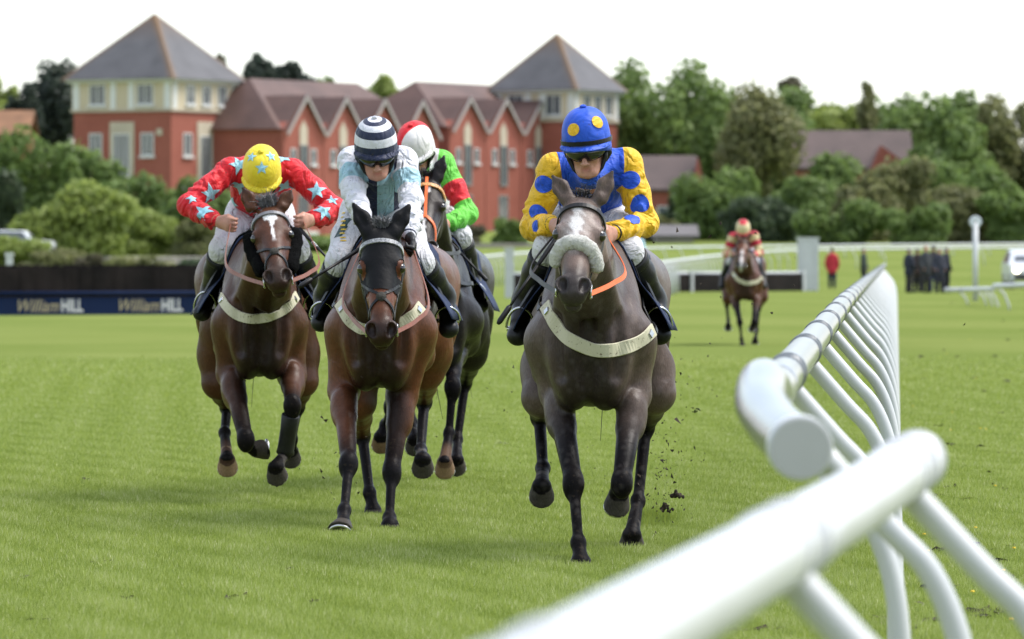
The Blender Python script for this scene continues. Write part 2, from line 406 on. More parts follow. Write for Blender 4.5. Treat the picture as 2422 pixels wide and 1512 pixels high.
def marker_post():
    Y = 150; x = P(22, 600, 145)[0]
    root = empty('marker_post', (x, 145, 0), 'small white marker post behind the left fence', 'post')
    MB().box((x, 145, .68), (.17, .12, 1.36)).build('pole', M['white'], root); MB().box((x, 145, 1.40), (.21, .16, .08)).build('cap', M['white'], root)
marker_post()
def low_wall(name, x0, x1, yt, Y0, Y1, label, colr, stones=True):
    a = P(x0, yt, Y0); b = P(x1, yt, Y1); u = unit(A(b[0]-a[0], b[1]-a[1], 0)); L = np.linalg.norm((b-a)[:2]); nrm = A(u[1], -u[0], 0)
    zb = float(min(ground_z(a[0], a[1]), ground_z(b[0], b[1])))-.1; zt = (a[2]+b[2])/2
    root = empty(name, ((a[0]+b[0])/2, (a[1]+b[1])/2, zb+.1), label, 'wall'); R = np.array([u, -nrm, A(0, 0, 1)])
    m = plain(name+'_stone', colr, .9, .25, .8); c = (a+b)/2; c[2] = (zb+zt)/2
    MB().box(c, (L, .35, zt-zb), R).build('wall_body', m, root)
    n = max(2, int(L/1.6))
    for i in range(n):
        MB().box(a*A(1, 1, 0)+u*L*(i+.5)/n+A(0, 0, zt+.06), (L/n-.03, .47, .12), R).build('coping_stone', m, root)
low_wall('boundary_wall', 245, 520, 612, 300, 322, 'pale grey boundary wall behind the left jump fence', (.22, .20, .19))
low_wall('boundary_wall', 1080, 1330, 580, 372, 378, 'stone boundary wall in front of the brick terrace', (.24, .22, .20))

# ---- buildings
def brick_mat(name, c1, c2, mortar=(.30, .24, .20)):
    t = NT(name).set(rough=.9, spec=.2); n = t.noise(.5, 4)
    n2 = t.noise(9, 2, .6)
    c = t.ramp(n, [(.3, c1), (.7, c2)]); t.base(t.mix(.35, c, t.ramp(n2, [(.35, tuple(A(*c1)*.6)), (.65, tuple(A(*c2)*1.35))]))); return t.m
M['brick'] = brick_mat('red_brick', (.255, .082, .060), (.31, .106, .078))
M['cream'] = plain('cream_render', (.52, .44, .31), .85, .06, .6)
M['stone'] = plain('stone_dressing', (.45, .39, .30), .85, .1, .8)
M['barge'] = plain('barge_paint', (.32, .29, .27), .6, .06, 2)
M['white_paint'] = plain('white_paint', (.62, .62, .60), .5, .04, 2)
def slate_mat(name, c, moss=None):
    t = NT(name).set(rough=.6, spec=.4); n = t.noise(.45, 5, .6); A_ = A(*c)
    col = t.ramp(n, [(.3, tuple(A_*.72)), (.7, tuple(A_*1.2))])
    if moss is not None:
        col = t.mix(t.math('MULTIPLY', t.attr('moss', 'Fac'), .9), col, moss)
    w = t.new('TexWave', wave_type='BANDS', bands_direction='Z'); w.inputs['Scale'].default_value = 1.6; w.inputs['Distortion'].default_value = .4
    t.link(t.coord(), w.inputs['Vector']); t.bump(w.outputs['Fac'], .5, .03)
    t.base(col); return t.m
M['slate'] = slate_mat('grey_slate', (.085, .083, .088), (.16, .085, .03))
M['tile'] = slate_mat('brown_tile', (.098, .054, .044))
M['tile_dark'] = slate_mat('dark_tile', (.080, .054, .048))
U = A(.5, .866, 0); V = A(-.866, .5, 0)          # the block's two horizontal directions
def window(root, p, u, n, w, h, mat_frame=None, mull=2, sill=True, name='window'):
    """p = bottom centre on the wall; u along the wall, n outward."""
    fm = mat_frame or M['white_paint']; z = A(0, 0, 1); R = np.array([u, n, z]); t = .09
    mb = MB()
    mb.box(p+u*(-w/2+t/2)+z*h/2+n*.02, (t, .10, h), R); mb.box(p+u*(w/2-t/2)+z*h/2+n*.02, (t, .10, h), R)
    mb.box(p+z*(h-t/2)+n*.02, (w-2*t, .10, t), R); mb.box(p+z*t/2+n*.02, (w-2*t, .10, t), R)
    for i in range(1, mull): mb.box(p+u*(-w/2+w*i/mull)+z*h/2+n*.015, (.06, .08, h-2*t), R)
    f = mb.build(name, fm, root)
    for i in range(mull):
        MB().box(p+u*(-w/2+w*(i+.5)/mull)+z*h/2+n*.004, (w/mull-.07, .03, h-2*t-.01), R).build('pane', M['glass'], f)
    if sill: MB().box(p-z*.09+n*.08, (w+.25, .22, .14), R).build('sill', fm, f)
    return f
def tower(c, W, zb, ze, apex, label, wallsplit, lower=True):
    z = A(0, 0, 1); root = empty('corner_tower', (c[0], c[1], zb), label, 'building')
    near = c-U*W/2-V*W/2          # nearest corner
    R = np.array([U, V, z]); zs = wallsplit
    MB().box(A(c[0], c[1], (zb-1+zs)/2), (W, W, zs-zb+1), R).build('brick_wall', M['brick'], root)
    MB().box(A(c[0], c[1], (zs+ze)/2+.0), (W+.16, W+.16, ze-zs), R).build('cream_storey', M['cream'], root)
    MB().box(A(c[0], c[1], zs-.02), (W+.36, W+.36, .22), R).build('string_course', M['stone'], root)
    MB().box(A(c[0], c[1], ze+.02), (W+.9, W+.9, .24), R).build('soffit', M['white_paint'], root)
    E = W/2+.75
    # pyramid roof with moss along the hips
    v = []; fc = []; mo = []; nseg = 14
    cor = [c*A(1, 1, 0)+U*E*a+V*E*b+z*(ze+.12) for a, b in ((-1, -1), (1, -1), (1, 1), (-1, 1))]; ap = A(c[0], c[1], apex)
    for q in range(4):
        A0, B0 = cor[q], cor[(q+1) % 4]; base = len(v)
        for i in range(nseg+1):
            for j in range(nseg+1):
                e = A0+(B0-A0)*j/nseg; pnt = e+(ap-e)*i/nseg; v.append(pnt)
                edge = min(j, nseg-j)/nseg*(1-i/nseg)*E*2
                mo.append(max(0, 1-edge/.55)*.9 + max(0, (i/nseg-.55))*.9*(q in (0, 3)))
        fc += [[base+i*(nseg+1)+j, base+i*(nseg+1)+j+1, base+(i+1)*(nseg+1)+j+1, base+(i+1)*(nseg+1)+j] for i in range(nseg) for j in range(nseg)]
    obj('pyramid_roof', np.array(v), fc, M['slate'], root, attrs={'moss': np.clip(mo, 0, 1)})
    # left face (contains V, outward -U) and right face (contains U, outward -V)
    for face, (d, n) in enumerate(((V, -U), (U, -V))):
        o = near*A(1, 1, 0)
        fr = (lambda s, zz: o+d*s*W+n*.085+z*zz) ; fb = (lambda s, zz: o+d*s*W+n*.005+z*zz)
        for s in ((.03, .965, .40, .585) if face == 0 else (.04, .96)):     # white pilasters
            MB().box(fr(s, (zs+ze)/2), (.55 if s in (.03, .965, .04, .96) else .5, .12, ze-zs-.1), np.array([d, n, z])).build('pilaster', M['white_paint'], root)
        hw = ze-zs
        if face == 0:
            for s in (.255, .745): window(root, fr(s, zs+.38), d, n, 1.5, hw-.62, mull=2)
        else:
            for s in (.28, .53, .78): window(root, fr(s, zs+.42), d, n, 1.25, hw-.68, mull=2)
        if lower:
            zz = zs-3.6
            if face == 0:
                for s in (.24, .77): window(root, fb(s, zz+.1), d, n, 1.15, 1.75, mull=2)
                MB().box(fb(.50, zz+.55), (2.2, .12, 4.3), np.array([d, n, z])).build('stone_surround', M['stone'], root)
                window(root, fb(.50, zz-1.5)+n*.07, d, n, 1.5, 3.3, mull=3, sill=False, name='french_window')
                MB().box(fb(.115, zz+1.9)+n*.06, (.5, .1, .5), np.array([d, n, z])).build('stone_block', M['stone'], root)
            else:
                for s in (.25, .80): window(root, fb(s, zz+.1), d, n, 1.2, 1.75, mull=2)
                MB().box(fb(.525, zz+.3), (2.2, .12, 4.9), np.array([d, n, z])).build('stone_surround', M['stone'], root)
                window(root, fb(.525, zz-1.6)+n*.07, d, n, 1.5, 3.3, mull=2, sill=False, name='french_window')
                window(root, fb(.525, zz-5.0)+n*.07, d, n, 1.5, 2.0, mull=2, sill=False)
                for s in (.25, .80): window(root, fb(s, zz-3.6), d, n, 1.2, 1.6, mull=2)
    return root
def zat(py, Y): return HC-(py-HZ)/FP*Y
Wt = 8.9; nearL = P(405, 600, 430)*A(1, 1, 0)
cL = nearL+U*Wt/2+V*Wt/2
tower(cL, Wt, 2.8, zat(190, 430), zat(32, cL[1]), 'left corner tower with slate pyramid roof, cream top storey and red brick below', zat(259, 430))
Wr = 7.3; nearR = P(1357, 600, 466)*A(1, 1, 0); cR = nearR+U*Wr/2+V*Wr/2
tower(cR, Wr, 3.2, zat(216, 466), zat(79, cR[1]), 'right corner tower with slate pyramid roof rising behind the gabled terrace', zat(284, 466), lower=False)
def terrace(px0, Y0, peaks, label, ridge_y, eave_y, zb, depth=9.5, peak_y=222, ret=True):
    """gabled row: front wall along U starting at pixel px0; peaks = number of gables; returns its far end."""
    z = A(0, 0, 1); o = P(px0, 600, Y0)*A(1, 1, 0); n = -V; B = V     # outward = -V, depth = +V
    gw = 5.75; L = gw*peaks; ze = zat(eave_y, Y0); zr = zat(ridge_y, Y0); zp = zat(peak_y, Y0)
    c = o+U*L/2; root = empty('brick_terrace', (c[0], c[1], zb), label, 'building'); R = np.array([U, V, z])
    mid = o+U*L/2+B*depth/2
    MB().box(A(mid[0], mid[1], (zb-1+ze)/2), (L, depth, ze-zb+1), R).build('brick_wall', M['brick'], root)
    # main hipped roof
    e = .45; h = depth*.5
    b0 = o-U*e-B*e+z*ze; b1 = o+U*(L+e)-B*e+z*ze; b2 = o+U*(L+e)+B*(depth+e)+z*ze; b3 = o-U*e+B*(depth+e)+z*ze
    r0 = o+U*h*.75+B*h+z*zr; r1 = o+U*(L-h*.75)+B*h+z*zr
    obj('main_roof', [b0, b1, b2, b3, r0, r1], [[0, 1, 5, 4], [1, 2, 5], [2, 3, 4, 5], [3, 0, 4], [3, 2, 1, 0]], M['tile'], root)
    for i in range(peaks):
        s0 = o+U*gw*i; pk = s0+U*gw/2
        # gable wall, projecting, with its own little roof
        g = n*.55
        MB().poly([s0+U*.06+g+z*(zb-1), s0+U*(gw-.06)+g+z*(zb-1), s0+U*(gw-.06)+g+z*ze, pk+g+z*(zp-.15), s0+U*.06+g+z*ze], V*.8).build('gable_wall', M['brick'], root)
        bk = B*(depth*.42)
        rf = obj('gable_roof', [s0+g*1.5+z*(ze-.1), pk+g*1.5+z*zp, pk+bk+z*zp, s0+bk+z*(ze-.1), s0+U*gw+g*1.5+z*(ze-.1), s0+U*gw+bk+z*(ze-.1)], [[0, 1, 2, 3], [1, 4, 5, 2]], M['tile'], root)
        for a, b in ((s0, 1), (s0+U*gw, -1)):
            q0 = a+g*1.62+z*(ze-.35); q1 = pk+g*1.62+z*(zp+.05); dd = unit(q1-q0); pr = np.cross(dd, n); pr = pr if pr[2] < 0 else -pr
            MB().poly([q0, q1, q1+pr*.26, q0+pr*.26], n*.08).build('barge_board', M['barge'], root)
        w0 = pk+n*.56
        hh = ze-zb
        # tall lancet with stone head, two small flanking windows, ground windows
        zt = zp-1.9
        lan = [w0+U*(-.55)+z*(zt-2.3), w0+U*.55+z*(zt-2.3), w0+U*.55+z*(zt-.7), w0+z*zt, w0+U*(-.55)+z*(zt-.7)]
        MB().poly(lan, n*.06).build('stone_lancet', M['stone'], root)
        window(root, w0+n*.06+z*(zt-5.2), U, n, 1.15, 3.3, mat_frame=plain_grey, mull=2, sill=False, name='tall_window')
        for sx in (-1, 1): window(root, w0+U*sx*1.45+z*(zt-3.4), U, n, .75, 1.2, mull=1)
        window(root, w0+z*(zb+.55), U, n, 1.45, 2.6, mat_frame=plain_grey, mull=2, sill=False)
        MB().box(w0+n*.1+z*(zb+.2), (gw*.62, .35, .35), R).build('ledge', M['white_paint'], root)
    return o+U*L
plain_grey = plain('grey_frame', (.30, .30, .28), .6, .05)
oA = P(668, 600, 432)
terrace(655, 432, 4, 'brick terrace with four white-edged gables beside the left tower', 180, 305, 2.85, peak_y=223)
terrace(1048, 455, 4, 'brick terrace with four white-edged gables next to the right tower', 188, 300, 3.1, peak_y=228)
def cottage(name, px0, px1, yr, ye, Y, label, gable_px=None, roof=None, wall=None):
    """plain house seen side on: ridge along X."""
    z = A(0, 0, 1); a = P(px0, ye, Y); b = P(px1, ye, Y); zr = zat(yr, Y); ze = a[2]; zb = float(ground_z(a[0], Y))-.3; D = 8.0
    root = empty(name, ((a[0]+b[0])/2, Y+D/2, zb+.3), label, 'house')
    MB().box(((a[0]+b[0])/2, Y+D/2, (zb+ze)/2), (b[0]-a[0], D, ze-zb)).build('brick_wall', wall or M['brick'], root)
    e = .4
    x0, x1 = a[0]-e, b[0]+e; y0, y1 = Y-e, Y+D+e; ym = Y+D/2
    MB().add([(x0, y0, ze-.1), (x1, y0, ze-.1), (x1, ym, zr), (x0, ym, zr), (x1, y1, ze-.1), (x0, y1, ze-.1), (x0, y0, ze+.1), (x1, y0, ze+.1), (x1, ym, zr+.2), (x0, ym, zr+.2), (x1, y1, ze+.1), (x0, y1, ze+.1)],
             [[6, 7, 8, 9], [9, 8, 10, 11], [0, 3, 2, 1], [3, 5, 4, 2], [0, 1, 7, 6], [4, 5, 11, 10], [0, 6, 9, 3], [3, 9, 11, 5], [1, 2, 8, 7], [2, 4, 10, 8]]).build('roof', roof or M['tile_dark'], root)
    if gable_px:
        g0, gp, g1, gy = gable_px
        q0 = P(g0, ye+20, Y-1.2); q1 = P(g1, ye+20, Y-1.2); pk = P(gp, gy, Y-1.2)
        MB().poly([q0, q1, pk], A(0, 3.5, 0)).build('gable', M['brick'], root)
    for k in ((.3, .7) if name != 'low_outbuilding' else ()): window(root, A(a[0]+(b[0]-a[0])*k, Y-.02, zb+1.2), A(1, 0, 0), A(0, -1, 0), 1.4, max(.8, min(1.4, ze-zb-1.8)), mull=2)
    return root
cottage('brick_house', 1885, 2150, 312, 400, 450, 'brick house with a long dark tiled roof among the right-hand trees', (2050, 2085, 2190, 345))
cottage('brick_house', 1430, 1640, 372, 450, 430, 'lower brick house with a dark roof behind the rider in blue and yellow', (1632, 1652, 1672, 372))
cottage('brick_house', -150, 60, 264, 320, 445, 'house with a mossy orange roof peeping over the bushes at left edge', None, plain('mossy_tile', (.20, .10, .05), .9, .3, .5))
cottage('low_outbuilding', 1552, 1640, 538, 560, 395, 'low pale outbuilding beyond the rails behind the grey horse', None, plain('felt_roof', (.12, .11, .11), .9, .1, 1), plain('pale_wall', (.34, .31, .29), .9, .08, 1))

# ---- trees
def leaf_mat(name, dark, mid, light):
    t = NT(name).set(rough=.6, spec=.25)
    t.base(t.ramp(t.attr('rnd', 'Fac'), [(.1, dark), (.5, mid), (.9, light)]))
    tr = t.new('BsdfTranslucent'); tr.inputs[0].default_value = (*(A(*mid)*1.9), 1); mx = t.new('MixShader'); mx.inputs[0].default_value = .36
    t.link(t.b.outputs[0], mx.inputs[1]); t.link(tr.outputs[0], mx.inputs[2]); t.link(mx.outputs[0], t.out.inputs[0]); return t.m
LM = {'green': leaf_mat('leaf_green', (0.063, 0.100, 0.029), (0.128, 0.184, 0.052), (0.200, 0.270, 0.092)),
      'light': leaf_mat('leaf_light', (0.106, 0.140, 0.032), (0.204, 0.252, 0.061), (0.292, 0.343, 0.107)),
      'olive': leaf_mat('leaf_olive', (0.091, 0.100, 0.043), (0.155, 0.163, 0.067), (0.234, 0.227, 0.104)),
      'dark': leaf_mat('leaf_dark', (0.030, 0.043, 0.024), (0.060, 0.086, 0.045), (0.102, 0.132, 0.069)),
      'conifer': leaf_mat('leaf_conifer', (0.018, 0.026, 0.021), (0.035, 0.048, 0.036), (0.062, 0.078, 0.055)),
      'brown': leaf_mat('leaf_brown', (.06, .055, .034), (.09, .082, .05), (.13, .12, .07))}
def tree(name, px, ytop, ybot, half, Y, kind, label, n=2600, leaf=.34, lobes=9, shape='round', cat='tree'):
    ctr = P(px, (ytop+ybot)/2, Y); ytop -= 6; zt = zat(ytop, Y); zbm = zat(ybot, Y); rx = half*(1.22 if cat == 'shrub' else 1.15)/FP*Y; n = int(n*1.6); lobes = int(lobes*1.5); gz = float(ground_z(ctr[0], Y))
    zb = max(zbm, gz) if cat == 'tree' else gz-.1
    rz = (zt-zb)/2; cz = (zt+zb)/2; ry = min(rx, 4.5) if cat == 'tree' else min(rx*.6, 3.0)
    root = empty(name, (ctr[0], Y, gz), label, cat)
    r_ = np.random.default_rng(int(px*7+ytop*3)+11); clumps = []
    for i in range(lobes):
        for _ in range(60):
            q = r_.uniform(-1, 1, 3)
            if np.linalg.norm(q) < 1: break
        if shape == 'cone':
            hgt = (i+.5)/lobes; rad = (1-hgt)*.9+.12; an = r_.uniform(0, 6.28); q = A(np.cos(an)*rad*.6, np.sin(an)*rad*.6, hgt*2-1); s = .55*rad+.12
        elif shape == 'round':
            q = q/np.linalg.norm(q)*r_.uniform(.25, .78); s = r_.uniform(.20, .44)
        else:
            q = q*A(.78, .7, .66); s = r_.uniform(.28, .46)
            if cat == 'shrub' and i % 3 == 0: q[2] = -.72
        clumps.append((A(ctr[0]+q[0]*rx, Y+q[1]*ry, cz+q[2]*rz), A(rx*s, ry*s*1.1, rz*s*(1.1 if shape != 'cone' else .55))))
    tot = sum(c[1].prod()**(2/3) for c in clumps); V_ = []; R_ = []
    for c, s in clumps:
        m = max(20, int(n*(s.prod()**(2/3))/tot))
        d = r_.normal(size=(m, 3)); d /= np.linalg.norm(d, axis=1)[:, None]
        rad = r_.uniform(.55, 1.06, m)[:, None]
        p = c+d*s*rad
        p[:, 2] = np.maximum(p[:, 2], gz+.05)
        nrm = d+r_.normal(size=(m, 3))*.6; nrm /= np.linalg.norm(nrm, axis=1)[:, None]
        t1 = np.cross(nrm, r_.normal(size=(m, 3))); t1 /= np.linalg.norm(t1, axis=1)[:, None]; t2 = np.cross(nrm, t1)
        L = leaf*r_.uniform(.6, 1.3, m)[:, None]
        V_.append(np.stack([p-t1*L*.9, p-t2*L*.5, p+t1*L*.9, p+t2*L*.5], 1).reshape(-1, 3))
        R_.append(np.repeat(np.clip(r_.normal(.5, .22, m)+r_.normal(0, .08), 0, 1), 4))
    v = np.vstack(V_)
    obj('crown', v, np.arange(len(v)).reshape(-1, 4), LM[kind], root, attrs={'rnd': np.concatenate(R_)})
    mb = MB(); tr = max(.10, rx*.05)
    top = A(ctr[0], Y, cz+rz*.35)
    mb.tube(catmull([A(ctr[0], Y, gz-.1), A(ctr[0]+.1*rx*.2, Y, gz+(cz-gz)*.5), top], 4), np.linspace(tr*1.3, tr*.35, 9), 8)
    for c, s in clumps[:7]:
        st = A(ctr[0], Y, gz+(c[2]-gz)*.45); mb.tube([st, (st+c)/2+A(0, 0, -.1*rz*.3), c], [tr*.5, tr*.32, tr*.12], 6)
    mb.build('trunk', M['bark'], root, True)
    return root
TREES = [
 # behind the buildings
 ('conifer_tree', 112, 128, 420, 66, 470, 'conifer', 'tall dark conifer left of the left tower', 2600, .38, 12, 'wide'),
 ('broadleaf_tree', 5, 183, 330, 44, 480, 'light', 'bright green tree at the far left edge behind the dark conifer', 1500, .4, 8, 'round'),
 ('conifer_tree', 60, 205, 420, 44, 465, 'conifer', 'smaller dark conifer leaning against the tall one at left', 1200, .36, 8, 'wide'),
 ('pine_tree', 612, 122, 260, 42, 490, 'conifer', 'dark pine rising behind the first terrace roof', 1900, .38, 10, 'wide'),
 ('pine_tree', 680, 140, 260, 52, 494, 'conifer', 'broad dark pine right of the other pine behind the terrace roof', 2000, .38, 10, 'wide'),
 ('pine_tree', 505, 118, 260, 32, 500, 'brown', 'sparse brown tree just showing behind the left tower roof', 700, .32, 8, 'wide'),
 ('broadleaf_tree', 790, 174, 280, 50, 496, 'green', 'small green treetop behind the first terrace ridge', 1200, .38, 8, 'round'),
 ('broadleaf_tree', 912, 178, 290, 58, 492, 'light', 'rounded green treetop between the two terrace ridges', 1700, .38, 9, 'round'),
 # right-hand wood
 ('broadleaf_tree', 1515, 163, 520, 100, 478, 'green', 'big green tree directly right of the right tower', 4200, .42, 14, 'round'),
 ('broadleaf_tree', 1632, 158, 540, 105, 474, 'green', 'tall round green tree, highest of the right-hand wood', 4200, .42, 14, 'round'),
 ('broadleaf_tree', 1715, 188, 540, 92, 468, 'green', 'green tree between the highest tree and the olive one', 3200, .42, 12, 'round'),
 ('broadleaf_tree', 1788, 202, 520, 96, 432, 'olive', 'feathery olive tree standing in front of the dark-roofed house', 5200, .34, 16, 'wide'),
 ('broadleaf_tree', 1890, 196, 500, 112, 472, 'green', 'green tree with a bare grey top above the tiled roof', 3200, .42, 12, 'round'),
 ('conifer_tree', 1868, 182, 260, 34, 482, 'brown', 'sparse grey-brown treetop above the wood', 500, .32, 8, 'wide'),
 ('broadleaf_tree', 1978, 216, 480, 120, 470, 'light', 'lighter green tree behind the ridge of the tiled roof', 3000, .42, 12, 'round'),
 ('conifer_tree', 2048, 204, 420, 46, 466, 'olive', 'narrow pointed conifer above the tiled roof', 1700, .36, 14, 'cone'),
 ('broadleaf_tree', 2168, 198, 560, 122, 460, 'green', 'large round green tree right of the tiled house', 4600, .42, 14, 'round'),
 ('broadleaf_tree', 2285, 214, 580, 122, 455, 'green', 'large green tree with a gap of sky near the right edge', 4400, .42, 13, 'round'),
 ('broadleaf_tree', 2395, 230, 580, 92, 452, 'olive', 'tree at the right edge of the wood', 2800, .42, 11, 'round'),
 ('broadleaf_tree', 1840, 235, 560, 85, 462, 'green', 'green tree between the olive tree and the tiled house', 3200, .42, 13, 'wide'),
 ('broadleaf_tree', 1575, 205, 560, 95, 484, 'green', 'tree filling the space between the two tallest green trees', 3400, .42, 13, 'wide'),
 ('broadleaf_tree', 2100, 225, 520, 90, 468, 'green', 'tree right of the narrow conifer', 3000, .42, 13, 'wide'),
 ('broadleaf_tree', 2235, 250, 600, 95, 446, 'green', 'tree between the two large trees near the right edge', 3200, .42, 13, 'wide'),
 # lower front row, right
 ('shrub', 1975, 342, 590, 82, 420, 'green', 'domed green bush in front of the tiled roof', 2800, .32, 12, 'wide'),
 ('shrub', 1690, 400, 600, 95, 408, 'green', 'green bushes left of the distant rider', 3000, .32, 12, 'wide'),
 ('shrub', 1800, 455, 600, 90, 398, 'dark', 'dark bushes directly behind the distant rider', 2800, .32, 12, 'wide'),
 ('shrub', 1890, 410, 600, 80, 404, 'green', 'mid green bushes right behind the distant rider', 2600, .32, 11, 'wide'),
 ('shrub', 1990, 470, 600, 90, 388, 'green', 'low rounded bushes in the middle of the right-hand thicket', 2800, .3, 12, 'wide'),
 ('shrub', 2065, 430, 600, 80, 400, 'olive', 'olive bushes right of the low rounded ones', 2600, .32, 11, 'wide'),
 ('shrub', 2115, 350, 600, 90, 416, 'olive', 'tall olive bush covering the gable of the tiled house', 3000, .34, 12, 'wide'),
 ('shrub', 2215, 350, 600, 95, 420, 'green', 'tall green bush below the large round tree', 3200, .34, 12, 'wide'),
 ('shrub', 2170, 475, 600, 80, 386, 'green', 'low bushes left of the finish post', 2200, .3, 11, 'wide'),
 ('shrub', 2270, 440, 600, 90, 396, 'olive', 'olive bushes behind the finish post', 2800, .32, 12, 'wide'),
 ('shrub', 2340, 380, 600, 85, 412, 'green', 'tall bush near the right edge below the sky gap', 2800, .34, 12, 'wide'),
 ('shrub', 2395, 450, 600, 75, 394, 'green', 'bushes at the right end of the thicket', 2400, .32, 11, 'wide'),
 ('shrub', 1600, 455, 600, 62, 414, 'dark', 'dark bush below the lower dark roof', 1700, .32, 10, 'wide'),
 ('shrub', 1548, 492, 590, 52, 402, 'olive', 'small bush by the low outbuilding', 900, .3, 8, 'wide'),
 # terrace front gardens
 ('shrub', 1205, 512, 575, 42, 392, 'green', 'garden shrub in front of the second terrace', 900, .26, 8, 'wide'),
 ('shrub', 1095, 525, 580, 40, 396, 'brown', 'low brownish shrub beside the green garden shrub', 700, .26, 7, 'wide'),
 ('shrub', 1745, 380, 600, 60, 424, 'green', 'bush filling the gap under the olive tree', 1800, .32, 10, 'wide'),
 # left hedge
 ('shrub', 95, 284, 600, 130, 385, 'green', 'large dark green bush covering the foot of the left tower', 5200, .34, 16, 'wide'),
 ('shrub', 215, 330, 600, 70, 380, 'green', 'bush left of the tower french window', 2400, .32, 11, 'wide'),
 ('shrub', 35, 560, 640, 82, 292, 'light', 'pale loose shrub at the left edge behind the jump fence', 2200, .2, 12, 'wide'),
 ('shrub', 140, 592, 640, 70, 290, 'olive', 'low pale scrub right of the pale loose shrub', 1800, .2, 12, 'wide'),
 ('shrub', 225, 603, 640, 50, 286, 'brown', 'low dark scrub beside the grey boundary wall', 1000, .2, 9, 'wide'),
 ('shrub', 330, 608, 640, 70, 282, 'olive', 'low olive scrub in front of the grey boundary wall', 1500, .2, 12, 'wide'),
 ('shrub', 440, 612, 640, 70, 280, 'dark', 'low dark scrub behind the left horse', 1500, .2, 12, 'wide'),
 ('shrub', 6, 372, 610, 48, 352, 'dark', 'dark bush at the left edge', 1800, .32, 10, 'wide'),
 ('shrub', 160, 398, 615, 130, 340, 'light', 'bright yellow-green bush behind the left jump fence', 5600, .26, 16, 'wide'),
 ('shrub', 350, 382, 615, 110, 368, 'green', 'green bush under the left tower', 4200, .3, 14, 'wide'),
 ('shrub', 470, 400, 615, 90, 362, 'green', 'bush behind the rider in red', 2800, .3, 12, 'wide'),
 ('shrub', 350, 505, 618, 100, 345, 'light', 'low lighter bush in front of the left hedge', 2600, .26, 11, 'wide'),
 ('shrub', 480, 500, 618, 80, 342, 'olive', 'low olive bush behind the left horse', 2000, .26, 10, 'wide'),
 ('shrub', 590, 520, 618, 70, 350, 'olive', 'low bush between the left two horses', 1500, .26, 9, 'wide'),
 ('shrub', 730, 555, 615, 80, 356, 'green', 'low green shrub between the red rider and white rider', 1500, .26, 9, 'wide')]
for a in TREES: tree(*a, cat=('shrub' if a[0] == 'shrub' else 'tree'))
